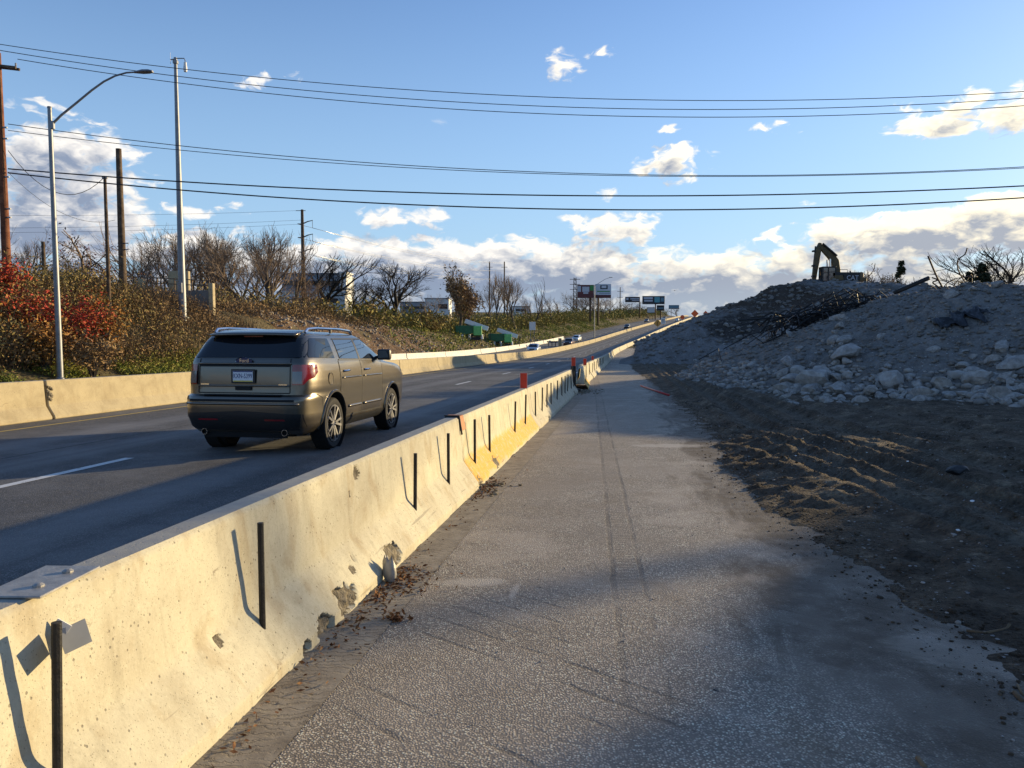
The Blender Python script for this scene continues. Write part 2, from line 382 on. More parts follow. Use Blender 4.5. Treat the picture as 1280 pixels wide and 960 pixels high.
# asphalt: stones set in dark binder, u across and s along the road in the UV map
def asphalt(name, base, wear, kind):
    m, t, b = new_mat(name); v = t.node('ShaderNodeTexCoord').outputs['Object']; uvn = t.node('ShaderNodeTexCoord').outputs['UV']
    u, s, _ = t.sep(uvn)
    vo = t.voro(v, 88); rnd = t.sep(vo.outputs['Color'])
    big = t.noise(v, .55, 6, .62, .3); mid = t.noise(v, 5, 6, .65); fine = t.noise(v, 60, 4, .7)
    stone = t.ramp(rnd[0], [(0, tuple(c * .45 for c in base)), (.4, tuple(c * .95 for c in base)), (.75, tuple(c * 1.35 for c in base)), (.97, tuple(min(.72, c * 2.0) for c in base))])
    d = t.smooth(vo.outputs['Distance'], .28, .62)
    col = t.mix(d, stone, tuple(c * .42 for c in base))
    col = t.mix(t.math('MULTIPLY', t.smooth(mid, .5, .75), .35), col, tuple(c * .5 for c in base))
    col = t.mix(t.math('MULTIPLY', t.smooth(big, .42, .7), .55), col, wear)
    h = t.math('ADD', t.math('MULTIPLY', d, -.7), t.math('MULTIPLY', fine, .45))
    if kind == 'work':
        # muddy twin tyre print with cross lugs, thin skid lines, chalky scrapes
        trk = t.math('ADD', t.math('ADD', u, t.math('MULTIPLY', t.math('SUBTRACT', s, 4.0), .046)), t.math('MULTIPLY', t.math('SUBTRACT', t.noise(t.comb(0.0, s, 0.0), .25, 2), .5), .07))
        wob = t.math('MULTIPLY', t.math('SUBTRACT', mid, .5), .05)
        def line(c, w): return t.smooth(t.math('ABSOLUTE', t.math('SUBTRACT', t.math('ADD', trk, wob), c)), w * .4, w, 1, 0)
        l = t.math('MAXIMUM', t.math('MAXIMUM', line(1.64, .030), line(1.84, .026)), t.math('MULTIPLY', line(1.74, .12), t.math('MULTIPLY', t.smooth(t.math('FRACT', t.math('ADD', t.math('MULTIPLY', s, 14.0), t.math('MULTIPLY', mid, 1.5))), .35, .6), .7)))
        l = t.math('MULTIPLY', t.math('MULTIPLY', l, t.smooth(s, 2.4, 4.5)), t.smooth(t.noise(v, 1.6, 4, .6), .30, .60))
        col = t.mix(t.math('MULTIPLY', l, .48), col, (.07, .056, .044))
        # diagonal skids
        dg = t.math('ADD', t.math('MULTIPLY', s, .80), t.math('MULTIPLY', u, .62)); dgw = t.math('ADD', dg, t.math('MULTIPLY', t.math('SUBTRACT', mid, .5), .06))
        dl = t.math('MULTIPLY', t.smooth(t.math('ABSOLUTE', t.math('SUBTRACT', t.math('FRACT', t.math('MULTIPLY', dgw, 5.0)), .5)), .03, .10, 1, 0), t.smooth(t.noise(v, 1.6, 3, .5), .46, .60))
        dl = t.math('MULTIPLY', dl, t.math('MULTIPLY', t.smooth(s, 5.2, 4.6, 0, 1), t.smooth(u, .2, .6)))
        col = t.mix(t.math('MULTIPLY', dl, .42), col, (.05, .042, .036))
        # dusty brown dirt carried on, more towards the edge of the pavement
        dirt = t.math('MULTIPLY', t.smooth(t.noise(v, 1.1, 7, .7, .5), .5, .66), t.smooth(u, -.5, 3.2, .25, .8))
        col = t.mix(t.math('MULTIPLY', dirt, .55), col, (.17, .125, .08))
        smn = t.noise(t.vmath('MULTIPLY', uvn, (2.6, .55, 1)), 1.0, 8, .68, .4)
        sme = t.math('ADD', t.math('MULTIPLY', t.math('SUBTRACT', smn, .5), 2.6), t.smooth(u, 1.5, 3.35, -.55, .75))
        col = t.mix(t.math('MULTIPLY', t.smooth(sme, .0, .55), t.smooth(mid, .25, .6, .55, .95)), col, t.mix(smn, (.045, .035, .026), (.13, .10, .072)))
        pat = t.noise(v, .9, 5, .6, .5)
        col = t.mix(t.math('MULTIPLY', t.smooth(pat, .50, .62), .38), col, tuple(c * .52 for c in base)); col = t.mix(t.math('MULTIPLY', t.smooth(pat, .44, .34), .30), col, tuple(min(.6, c * 1.25) for c in base))
        lg = t.noise(t.vmath('MULTIPLY', v, (.6, 5.0, 1)), 1.0, 5, .65)
        scr = t.math('MULTIPLY', t.smooth(lg, .66, .72), t.smooth(s, 7, 11, 0, .8))
        col = t.mix(scr, col, (.34, .31, .26))
        # two chalky spills on the pavement beside the wall
        for (cu, cs, ru, rs, k) in ((.62, 5.15, .30, .13, .62), (.93, 4.95, .035, .22, .6), (2.35, 12.4, .75, .30, .55)):
            a = t.math('MULTIPLY', t.math('SUBTRACT', u, cu), 1 / ru); c = t.math('MULTIPLY', t.math('SUBTRACT', s, cs), 1 / rs)
            rr = t.math('ADD', t.math('MULTIPLY', a, a), t.math('MULTIPLY', c, c))
            k2 = t.math('MULTIPLY', t.smooth(t.math('ADD', rr, t.math('MULTIPLY', t.noise(v, 7, 5, .7), 1.6)), .9, 1.7, 1, 0), k)
            col = t.mix(k2, col, (.50, .45, .38))
        h = t.math('SUBTRACT', h, t.math('MULTIPLY', t.math('MAXIMUM', l, dl), .6))
    else:
        # polished wheel paths, oil line, tar seams
        for c in (-1.6, -3.4, -6.6, -8.4, -13.5, -15.3, -18.0, -19.8):
            p = t.smooth(t.math('ABSOLUTE', t.math('SUBTRACT', u, c)), .12, .55, 1, 0)
            col = t.mix(t.math('MULTIPLY', p, t.smooth(mid, .3, .7, .25, .5)), col, tuple(min(1, c_ * 1.25) for c_ in wear))
        lng = t.noise(t.vmath('MULTIPLY', uvn, (2.2, .06, 1)), 1.0, 4, .6)
        col = t.mix(t.math('MULTIPLY', t.smooth(lng, .55, .68), .45), col, tuple(c * .55 for c in base))
        seam = t.math('ADD', u, t.math('MULTIPLY', t.math('SUBTRACT', t.noise(t.comb(0., s, 0.), .4, 3), .5), .12))
        sm = t.smooth(t.math('ABSOLUTE', t.math('SUBTRACT', seam, -7.3)), .012, .03, 1, 0)
        col = t.mix(t.math('MULTIPLY', sm, .8), col, (.012, .012, .013))
    t.put(b.inputs['Base Color'], col); t.put(b.inputs['Roughness'], t.ramp(mid, [(.3, .72), (.7, .92)]))
    b.inputs['Specular IOR Level'].default_value = .35
    t.put(b.inputs['Normal'], t.bump(h, .65 if kind == 'work' else .45, .006)); return m
asphalt('asphalt_work', (.42, .36, .29), (.38, .325, .262), 'work')
asphalt('asphalt_road', (.13, .127, .124), (.20, .194, .186), 'road')

def paint_line(name, col):
    m, t, b = new_mat(name); v = t.node('ShaderNodeTexCoord').outputs['Object']
    n = t.noise(v, 9, 6, .7); n2 = t.noise(v, 70, 3, .7)
    w = t.smooth(t.math('ADD', t.math('MULTIPLY', n, .6), t.math('MULTIPLY', n2, .4)), .53, .62)
    t.put(b.inputs['Base Color'], t.mix(w, col, (.17, .17, .17))); b.inputs['Roughness'].default_value = .7; return m
paint_line('paint_white', (.62, .62, .60)); paint_line('paint_yellow', (.48, .34, .08))

# earth of the work zone, rubble mound and embankment
def earth(name, stops, scale, stone=.0, rut=False, bump=.8, bdist=.05, tint=None, kind='Object', pebble=26):
    m, t, b = new_mat(name); v = t.node('ShaderNodeTexCoord').outputs[kind]
    n = t.noise(v, scale, 9, .68, .6); n2 = t.noise(v, scale * 9, 6, .7)
    f = t.math('ADD', t.math('MULTIPLY', n, .65), t.math('MULTIPLY', n2, .35))
    col = t.ramp(f, stops)
    vo = t.voro(v, pebble); r = t.sep(vo.outputs['Color'])
    if stone:
        pm = t.math('MULTIPLY', t.smooth(vo.outputs['Distance'], .22, .36, 1, 0), t.smooth(r[0], 1 - stone, 1 - stone + .08))
        col = t.mix(pm, col, t.mix(r[1], (.20, .19, .18), (.42, .40, .38)))
    if tint:                                        # patch of another soil at a place of its own
        for (c, rad, tc) in tint:
            dd = t.vmath('DISTANCE', v, c); dd = t.math('ADD', dd, t.math('MULTIPLY', t.math('SUBTRACT', n2, .5), rad * .9))
            col = t.mix(t.smooth(dd, rad * .6, rad, 1, 0), col, t.mix(n2, tuple(x * .55 for x in tc), tuple(x * 1.3 for x in tc)))
    if rut:
        ra = t.node('ShaderNodeAttribute', attribute_name='rut').outputs['Fac']
        col = t.mix(t.math('MULTIPLY', t.smooth(ra, .25, .9), t.smooth(n2, .35, .6, .2, .75)), col, t.mix(n2, (.12, .098, .072), (.24, .20, .15)))
    t.put(b.inputs['Base Color'], col); b.inputs['Roughness'].default_value = .95; b.inputs['Specular IOR Level'].default_value = .15
    h = t.math('ADD', t.math('MULTIPLY', n2, .6), t.math('MULTIPLY', t.noise(v, scale * 40, 5, .7), .3))
    h = t.math('ADD', h, t.math('MULTIPLY', t.smooth(vo.outputs['Distance'], .1, .5, 1, 0), .35))
    t.put(b.inputs['Normal'], t.bump(h, bump, bdist)); return m
earth('dirt', rut=True, stops=[(.32, (.032, .024, .017)), (.44, (.075, .057, .040)), (.54, (.14, .108, .075)), (.64, (.30, .24, .165))], scale=1.6, stone=.16, bump=1.0, bdist=.10, pebble=24)
earth('rubble_grey', [(.30, (.10, .087, .073)), (.46, (.175, .16, .142)), (.6, (.245, .228, .205)), (.75, (.17, .145, .12))], .9, stone=.28, bump=1.0, bdist=.08, pebble=11)
earth('rubble_far', [(.30, (.075, .062, .05)), (.43, (.145, .13, .115)), (.55, (.22, .21, .20)), (.72, (.31, .30, .285))], .16, stone=.22, bump=1.0, bdist=.20, pebble=4.5,
      tint=[((30.5, 75.5, 5.2), 3.6, (.11, .060, .026)), ((27, 80, 3.2), 7.5, (.075, .055, .040)), ((33, 108, 5.0), 9, (.10, .078, .056)), ((22, 72, 1.5), 5, (.06, .05, .042))])
earth('ground_soil', [(.30, (.055, .05, .022)), (.46, (.10, .082, .04)), (.6, (.15, .115, .06)), (.8, (.20, .15, .085))], .35, stone=.05, bump=.9, bdist=.12, pebble=3)
earth('torn_soil', [(.28, (.060, .035, .02)), (.46, (.13, .08, .045)), (.62, (.20, .14, .09)), (.8, (.30, .25, .19))], .5, stone=.3, bump=1.0, bdist=.2, pebble=3.2)
m, t, b = new_mat('gutter_concrete'); uvn = t.node('ShaderNodeTexCoord').outputs['UV']; v = t.node('ShaderNodeTexCoord').outputs['Object']
u_, s_, _ = t.sep(uvn); n = t.noise(v, 6, 6, .65); n2 = t.noise(v, 70, 4, .7)
gr = t.smooth(t.math('ABSOLUTE', t.math('SUBTRACT', t.math('FRACT', t.math('ADD', t.math('MULTIPLY', s_, 21.0), t.math('MULTIPLY', n, 5.0))), .5)), .30, .46)
gr = t.math('MULTIPLY', gr, t.smooth(t.noise(v, 2.0, 3), .36, .56))
col = t.ramp(n, [(.3, (.17, .14, .105)), (.55, (.28, .24, .185)), (.75, (.36, .32, .25))])
col = t.mix(t.math('MULTIPLY', gr, .35), col, (.06, .05, .04)); col = t.mix(t.math('MULTIPLY', t.smooth(n2, .55, .7), .4), col, (.10, .085, .065))
t.put(b.inputs['Base Color'], col); b.inputs['Roughness'].default_value = .9
t.put(b.inputs['Normal'], t.bump(t.math('SUBTRACT', t.math('MULTIPLY', n2, .4), gr), .7, .006))
ramp_mat('broken_concrete', [(.3, (.18, .165, .15)), (.5, (.31, .29, .265)), (.7, (.44, .42, .385))], 2.2, .9, 8, 1.0, 7)
ramp_mat('stone_dark', [(.3, (.10, .09, .08)), (.5, (.18, .168, .152)), (.7, (.27, .255, .235))], 1.2, .95, 7, .8, 6)
ramp_mat('rubble_tan', [(.3, (.16, .125, .09)), (.5, (.30, .25, .19)), (.7, (.46, .40, .32))], .8, .95, 7, .8, 6)
ramp_mat('spalled', [(.3, (.10, .085, .06)), (.5, (.22, .19, .14)), (.7, (.36, .31, .23))], 18, .95, 8, 1.0, 40)
ramp_mat('rust_steel', [(.3, (.030, .018, .012)), (.55, (.075, .045, .028)), (.75, (.15, .085, .05))], 20, .65, 6, .4, 60)
ramp_mat('dark_steel', [(.3, (.012, .012, .013)), (.6, (.03, .028, .026)), (.8, (.07, .05, .038))], 15, .5, 6, .3, 60)
ramp_mat('wood_pole', [(.3, (.045, .032, .022)), (.5, (.10, .072, .05)), (.72, (.17, .13, .095))], 3, .9, 8, .5, 12)
ramp_mat('wood_pole_red', [(.3, (.075, .028, .016)), (.5, (.16, .062, .034)), (.72, (.24, .11, .06))], 2, .9, 8, .5, 12)
plain('galvanised', (.20, .21, .225), .5, .6, .2, 3); plain('steel_plate', (.33, .32, .30), .5, .4, .25, 18, .2, 90)
plain('wire_black', (.012, .012, .012), .6, 0, .1); plain('wire_far', (.10, .10, .11), .5, .3, .1); plain('wire_bright', (.55, .55, .55), .35, .8, .1)
plain('orange_panel', (.90, .055, .012), .5, 0, .08, 9, emit=None); plain('orange_edge', (.72, .45, .36), .6, 0, .1)
plain('orange_flap', (.42, .15, .045), .7, 0, .3, 9, .3, 30); plain('black_rubber', (.012, .012, .012), .7, 0, .2, 8)
plain('insulator', (.35, .33, .30), .3, 0, .2); plain('lamp_grey', (.20, .205, .215), .45, .5, .15)
ramp_mat('bark_grey', [(.3, (.045, .036, .030)), (.55, (.095, .078, .063)), (.75, (.165, .14, .115))], 2, .9, 6)
ramp_mat('twig_brown', [(.3, (.12, .085, .06)), (.55, (.21, .155, .11)), (.75, (.31, .24, .175))], .5, .9, 3)
ramp_mat('twig_black', [(.3, (.016, .014, .012)), (.6, (.035, .030, .025)), (.8, (.06, .05, .04))], 1, .9, 3)
ramp_mat('leaf_olive', [(.30, (.075, .062, .022)), (.43, (.16, .125, .042)), (.52, (.26, .20, .07)), (.61, (.24, .155, .065)), (.72, (.15, .085, .042))], .45, .75, 8)
ramp_mat('leaf_yellow', [(.28, (.09, .085, .018)), (.47, (.18, .155, .03)), (.62, (.26, .21, .05)), (.76, (.20, .12, .03))], .5, .75, 8)
ramp_mat('leaf_brown', [(.30, (.07, .042, .022)), (.44, (.17, .105, .05)), (.54, (.26, .165, .075)), (.64, (.30, .21, .11)), (.76, (.16, .12, .05))], .5, .8, 8)
ramp_mat('leaf_red', [(.30, (.10, .035, .018)), (.42, (.30, .035, .024)), (.52, (.42, .055, .03)), (.60, (.36, .12, .03)), (.70, (.20, .14, .035))], 2.6, .7, 8)
ramp_mat('leaf_maroon', [(.3, (.045, .010, .012)), (.55, (.11, .022, .022)), (.75, (.18, .045, .03))], 1.2, .7, 6)
ramp_mat('leaf_orange', [(.3, (.16, .07, .02)), (.5, (.30, .14, .035)), (.72, (.38, .22, .05))], 1.2, .7, 6)
ramp_mat('grass_green', [(.3, (.07, .10, .016)), (.45, (.16, .19, .03)), (.58, (.27, .25, .055)), (.72, (.34, .26, .10))], .8, .8, 8)
ramp_mat('dry_stalk', [(.3, (.075, .048, .028)), (.5, (.15, .105, .06)), (.7, (.25, .185, .11))], 1.3, .85, 6)
ramp_mat('leaf_evergreen', [(.3, (.010, .016, .008)), (.6, (.028, .038, .018)), (.8, (.05, .06, .03))], 1.2, .8, 5)
ramp_mat('dead_leaf', [(.3, (.07, .03, .015)), (.5, (.16, .07, .03)), (.7, (.30, .18, .08))], 20, .85, 4)
# vehicles
def car_paint(name, col, metal=.65, rough=.32):
    m, t, b = new_mat(name); v = coords(t); n = t.noise(v, 1.6, 6, .65); f = t.noise(v, 45, 4, .7)
    z = t.sep(t.node('ShaderNodeTexCoord').outputs['Object'])[2]
    dust = t.math('MULTIPLY', t.smooth(z, .8, .2), t.smooth(n, .35, .7, .1, .5))
    t.put(b.inputs['Base Color'], t.mix(dust, t.mix(t.math('MULTIPLY', f, .15), col, tuple(c * 1.4 for c in col)), (.17, .14, .10)))
    b.inputs['Metallic'].default_value = metal; t.put(b.inputs['Roughness'], t.math('ADD', rough, t.math('MULTIPLY', dust, .35)))
    b.inputs['Coat Weight'].default_value = .7; b.inputs['Coat Roughness'].default_value = .07; return m
car_paint('paint_bronze', (.125, .110, .088), .85, .30); car_paint('paint_silver', (.45, .46, .48)); car_paint('paint_maroon', (.075, .03, .028)); car_paint('paint_black', (.02, .021, .024))
car_paint('paint_whitecar', (.72, .72, .70), .1, .35); car_paint('paint_greycar', (.12, .125, .135))
m, t, b = new_mat('dark_glass'); b.inputs['Base Color'].default_value = (.008, .010, .013, 1); b.inputs['Roughness'].default_value = .04; b.inputs['Specular IOR Level'].default_value = .55
m, t, b = new_mat('side_glass'); b.inputs['Base Color'].default_value = (.020, .024, .030, 1); b.inputs['Roughness'].default_value = .03; b.inputs['Specular IOR Level'].default_value = .9; b.inputs['Coat Weight'].default_value = .6; b.inputs['Coat Roughness'].default_value = .02
plain('trim_black', (.014, .014, .015), .45, 0, .2, 20); plain('tyre', (.016, .016, .017), .85, 0, .25, 12, .2, 40); plain('chrome', (.62, .62, .63), .18, 1.0, .05)
plain('alloy', (.42, .42, .43), .28, .95, .08); plain('lens_red', (.22, .008, .012), .12, 0, .1, 5, coat=1.0); plain('lens_clear', (.13, .13, .14), .12, .2, .15, 20, coat=1.0)
plain('plate_white', (.66, .68, .72), .45, 0, .05); plain('plate_yellow', (.66, .52, .12), .45, 0, .05); plain('plate_blue', (.03, .05, .16), .45, 0, .05); plain('badge_blue', (.012, .025, .09), .25, .3, .05)
plain('well_black', (.006, .006, .006), .95, 0, .1); plain('seam', (.006, .006, .006), .8, 0, .05)
plain('digger_yellow', (.10, .066, .024), .6, 0, .4, 3); plain('digger_black', (.018, .018, .018), .6, 0, .2); plain('white_paint', (.74, .74, .72), .55, 0, .1, 4)
plain('green_machine', (.022, .13, .05), .5, 0, .25, 3); plain('green_light', (.18, .55, .16), .5, 0, .2, 3); plain('headlamp', (.75, .76, .78), .15, 0, .05, coat=1.0)
plain('board_dark', (.022, .024, .032), .6, 0, .2, .6); plain('board_maroon', (.11, .025, .025), .6, 0, .2, .6); plain('board_pale', (.55, .58, .63), .6, 0, .08, .6)
plain('board_green', (.04, .22, .05), .6, 0, .15); plain('board_teal', (.10, .32, .36), .6, 0, .2); plain('board_blue', (.10, .20, .26), .6, 0, .2); plain('board_print', (.45, .47, .52), .6, 0, .15)
plain('sign_orange', (.80, .12, .015), .5, 0, .08); plain('sign_amber', (.55, .26, .04), .5, 0, .1); plain('sign_white', (.66, .66, .64), .5, 0, .08); plain('sign_back', (.42, .43, .44), .45, .5, .1)
plain('building_white', (.60, .60, .58), .8, 0, .15, .6); plain('building_grey', (.24, .26, .29), .8, 0, .15, .6); plain('window_dark', (.012, .015, .02), .1, 0, .1); plain('roof_blue', (.16, .185, .22), .6, 0, .1, .5)
plain('wall_grey', (.15, .145, .135), .9, 0, .3, 1.2, .5, 12); plain('rail_rust', (.13, .09, .06), .8, .2, .3, 4); plain('red_rod', (.40, .018, .014), .5, 0, .15); plain('tarp_black', (.008, .008, .009), .55, 0, .2, 3)
# ---------------------------------------------------------------- ground, roads
def nz_axis(*segs):
    out = []
    for a, b, n in segs: out.extend(np.linspace(a, b, n, endpoint=False))
    out.append(segs[-1][1]); return np.array(out)
def structure(name, me, mat, smooth=True):
    return tag(link(name, me, mat, smooth=smooth), kind='structure')
def build_ground():
    ya = nz_axis((-60, 20, 30), (20, 160, 200), (160, 400, 130), (400, 900, 70), (900, 3000, 24))
    ua = nz_axis((-1500, -160, 16), (-160, -60, 30), (-60, -24, 90), (-24, -11, 6), (-11, 12, 12), (12, 120, 40), (120, 1500, 14))
    U, Y = np.meshgrid(ua, ya); X = U + XR(Y); Z = HG(X, Y)
    structure('ground', grid_mesh('ground', X, Y, Z), MATS['ground_soil'])
build_ground()
def strip(name, u0, u1, y0, y1, dy, dz, mat, nu=6, uv=True):
    ys = np.arange(y0, y1 + dy * .5, dy); us = np.linspace(u0, u1, nu); U, Y = np.meshgrid(us, ys)
    X = U + XR(Y); Z = G(Y) + dz
    return grid_mesh(name, X, Y, Z, uv=(U, Y))
structure('highway_road', strip('highway_road', -11.0, -.25, -40, 900, 2.0, 0.0, None), MATS['asphalt_road'])
structure('oncoming_road', strip('oncoming_road', -23.2, -11.2, -40, 900, 2.0, 0.0, None), MATS['asphalt_road'])
structure('work_zone_pavement', strip('work_zone_pavement', -.28, 5.2, -40, 160, 1.0, 0.0, None, 12), MATS['asphalt_work'])
structure('gutter_strip', strip('gutter_strip', -.22, .30, -4, 24, .5, 0.006, None, 3), MATS['gutter_concrete'])
def painted(name, u, w, y0, y1, mat, label=None):
    o = structure(name, strip(name, u - w/2, u + w/2, y0, y1, min(1.5, (y1 - y0) / 2), .005, None, 2), MATS[mat]); return o
k = 0
while 8.0 + 12.2 * k < 420:
    painted('lane_dash', -5.5, .14, 8.0 + 12.2*k, 11.05 + 12.2*k, 'paint_white'); painted('lane_dash', -17.0, .14, 3.0 + 12.2*k, 6.05 + 12.2*k, 'paint_white'); k += 1
painted('edge_line', -10.15, .11, -20, 640, 'paint_yellow')
painted('edge_line', -1.35, .11, -20, 640, 'paint_white')
painted('edge_line', -12.5, .11, -20, 640, 'paint_yellow')

# churned dirt on the right of the pavement
EDGE = _hermite([-10, 2, 4.5, 7, 9.5, 12, 19, 27, 53, 90, 160], [2.2, 2.3, 2.45, 2.6, 2.72, 3.3, 4.3, 5.3, 8.4, 13.5, 26])
def dirt_z(X, Y):
    d = X - EDGE(Y)
    e = d + .16 * fbm(X * .9, Y * .5, 3, 31) + .30 * fbm(X * 5, Y * 3.5, 4, 33, .65)
    amp = sstep(.0, 1.3, e)
    z = -.022 + .030 * sstep(-.25, .25, e) + amp * (.05 * fbm(X*1.1, Y*1.1, 5, 21, .6) + .085)
    # crumbs and clods
    z = z + sstep(-.1, .5, e) *    .036 * np.maximum(0, fbm(X*6, Y*6, 3, 77)) * (.4 + 1.6 * sstep(.05, .35, fbm(X*.6, Y*.6, 2, 51)))
    z = z + amp * (.028 * np.abs(fbm(X*3.4, Y*1.6, 4, 71, .7)) - .01)
    # low berm of clods thrown up along the edge of the pavement
    bq = (e - .75) / .55; z = z + np.exp(-bq*bq) * sstep(6.5, 8.5, Y) * sstep(17, 13, Y) * (.03 + .10 * np.maximum(0, fbm(X*3.2, Y*3.2, 4, 88, .65)))
    # wheel ruts that swing from the right foreground towards the far end of the pavement
    rut = np.zeros(np.shape(z))
    for off, w, dep in ((3.85, .16, .065), (4.25, .12, .05), (4.75, .18, .075), (5.25, .14, .06), (5.95, .20, .065), (6.9, .25, .06), (8.3, .3, .06), (9.4, .26, .05)):
        c = off + .148 * np.maximum(0, Y - 15) + .10 * np.sin(Y / 6 + off * 2)
        q = (X - c) / w
        z = z + amp * (-dep * np.exp(-q*q) + dep * .75 * np.exp(-((np.abs(q) - 1.7) / .6)**2)) * (.95 + .25 * fbm(X*.5, Y*.2, 2, 9)) + amp * np.exp(-q*q) * .007 * np.sin(Y * 2 * math.pi / .16)
        rut = np.maximum(rut, np.exp(-q*q) * amp)
    dirt_z.rut = rut
    return z
def build_dirt():
    ya = nz_axis((-6, 2, 40), (2, 16, 240), (16, 34, 160), (34, 70, 90)); ua = np.concatenate([np.linspace(-.75, 7.5, 130, endpoint=False), np.linspace(7.5, 22, 60)])
    U, Y = np.meshgrid(ua, ya); X = U + EDGE(Y); Z = G(Y) + dirt_z(X, Y)
    me = grid_mesh('dirt_ground', X, Y, Z); a = me.attributes.new('rut', 'FLOAT', 'POINT'); a.data.foreach_set('value', dirt_z.rut.reshape(-1).astype(np.float32)); structure('dirt_ground', me, MATS['dirt'])
build_dirt()

# ---------------------------------------------------------------- rubble mounds (right)
def ridge_field(X, Y, ridges):
    out = np.full(X.shape, -50.0)
    for pts, slope, rnd in ridges:
        best = np.full(X.shape, -50.0)
        for (a, b) in zip(pts[:-1], pts[1:]):
            ax, ay, az = a; bx, by, bz = b; L2 = (bx-ax)**2 + (by-ay)**2 + 1e-9
            t = np.clip(((X-ax)*(bx-ax) + (Y-ay)*(by-ay)) / L2, 0, 1)
            d = np.hypot(X - ax - t*(bx-ax), Y - ay - t*(by-ay))
            best = np.maximum(best, az + t*(bz-az) - slope * (np.sqrt(d*d + rnd*rnd) - rnd))
        out = np.maximum(out, best) + .0 * X
    return out
NEAR_R = [([(17.2, 35.5, 2.95), (18.4, 29.5, 3.45), (20.8, 25, 3.1), (22.8, 23.2, 3.05), (24.9, 21.3, 3.3), (28.2, 19.0, 5.15), (31, 14, 5.4), (34, 4, 5.2), (37, -8, 5.5)], .43, 1.2),
          ([(12.2, 27.5, .75), (14.8, 31, 1.5)], .42, .8), ([(17.5, 22.5, 1.5), (21, 17, 1.5)], .40, 1.0)]
FAR_R = [([(18.6, 75.5, 2.55), (21.2, 77, 3.5), (24.7, 79.5, 4.75), (29.4, 82, 6.25), (35.5, 84.6, 7.4), (40, 80, 6.4), (47, 73, 5.6), (62, 64, 4.6)], .46, 2.2),
         ([(35, 84, 7.1), (30, 73, 4.3)], .42, 1.5), ([(19.5, 53, 1.95), (23.5, 57, 2.3)], .47, 1.2), ([(27, 55, 1.7), (34, 60, 3.3)], .45, 1.5), ([(37, 80, 6.6), (33, 66, 3.9)], .42, 1.5), ([(24, 66, 1.6), (27, 76, 4.2)], .42, 1.5), ([(35.5, 85, 7.2), (45, 100, 5.5), (60, 125, 4.0)], .46, 2.0)]
def near_mound(X, Y):
    b = ridge_field(X, Y, NEAR_R); g = G(Y)
    k = sstep(0, 1.2, b - g + .1)
    return b + k * (.42 * fbm(X/3.1, Y/3.1, 4, 41, .55) + .20 * np.abs(fbm(X*1.3, Y*1.3, 4, 43, .6)) + .07 * fbm(X*4.5, Y*4.5, 2, 45))
def far_mound(X, Y):
    b = ridge_field(X, Y, FAR_R); g = G(Y); k = sstep(0, 4.5, b - g + .1)
    return b + k * (.8 * fbm(X/6, Y/6, 5, 61, .55) + .30 * np.abs(fbm(X*.7, Y*.7, 4, 63, .6)))
def mound_z(x, y):
    x = np.asarray(x, float); y = np.asarray(y, float)
    return float(max(near_mound(x, y), far_mound(x, y) if y > 34 else -50, G(y) + (dirt_z(x, y) if 0 < y < 70 else 0)))
def build_mounds():
    ya = nz_axis((-16, 11, 50), (11, 41, 270)); xa = nz_axis((7.5, 27, 190), (27, 50, 60)); X, Y = np.meshgrid(xa, ya)
    Z = near_mound(X, Y); structure('rubble_mound', grid_mesh('rubble_mound', X, Y, Z, keep=Z > G(Y) - .25), MATS['rubble_grey'])
    ya = nz_axis((38, 92, 200), (92, 150, 60)); ua = np.concatenate([np.linspace(1.0, 36, 140, endpoint=False), np.linspace(36, 90, 50)])
    U, Y = np.meshgrid(ua, ya); X = U + XR(Y); Z = far_mound(X, Y)
    # keep the toe clear of the barrier
    Z = np.where(U < 2.6, np.minimum(Z, G(Y) + (U - 1.0) * .35), Z)
    structure('rubble_mound', grid_mesh('rubble_mound_far', X, Y, Z, keep=Z > G(Y) - .4), MATS['rubble_far'])
build_mounds()

def rock_mesh(name, seed, sub=1, squash=.7):
    rr = random.Random(seed); bm = bmesh.new(); bmesh.ops.create_icosphere(bm, subdivisions=sub + 1, radius=1)
    # cut the ball with random planes so that it gets broken flat faces
    planes = [(Vector((rr.gauss(0,1), rr.gauss(0,1), rr.gauss(0,1))).normalized(), rr.uniform(.38, .72)) for _ in range(13)]
    for v in bm.verts:
        for n, d in planes:
            e = v.co.dot(n) - d
            if e > 0: v.co -= n * e
        v.co *= 1.25 + rr.uniform(-.03, .03)
    sx, sy = rr.uniform(.8, 1.3), rr.uniform(.7, 1.1)
    for v in bm.verts: v.co.x *= sx; v.co.y *= sy; v.co.z *= squash
    me = bpy.data.meshes.new(name); bm.to_mesh(me); bm.free(); me.materials.append(MATS['broken_concrete']); return me
ROCKS = [rock_mesh('concrete_chunk', 100 + i, 1, .6 + .05*(i % 4)) for i in range(9)]
def rock(x, y, r, label, group, sink=.12, zf=mound_z, z=None):
    o = bpy.data.objects.new('concrete_chunk', random.choice(ROCKS)); COL.objects.link(o)
    zz = (zf(x, y) if z is None else z) + r * (.5 - sink)
    o.location = (x, y, zz); o.rotation_euler = (random.uniform(-.5, .5), random.uniform(-.5, .5), random.uniform(0, 6.28)); o.scale = (r, r, r)
    return tag(o, label, 'rubble', group)
def march(px, py, y0, y1, st, f):
    Y = np.arange(y0, y1, st); a = at(px, py, 1.0); X = a.x * Y; Z = CAMZ + (a.z - CAMZ) * Y
    h = np.nonzero(Z < f(X, Y))[0]
    return Vector((X[h[0]], Y[h[0]], Z[h[0]])) if len(h) else None
def foot_of_near_mound(px, pyrow):                 # where a pixel's ray meets the near mound or the dirt before it
    return march(px, pyrow, 10, 45, .1, lambda x, y: np.maximum(near_mound(x, y), G(y) + .02))
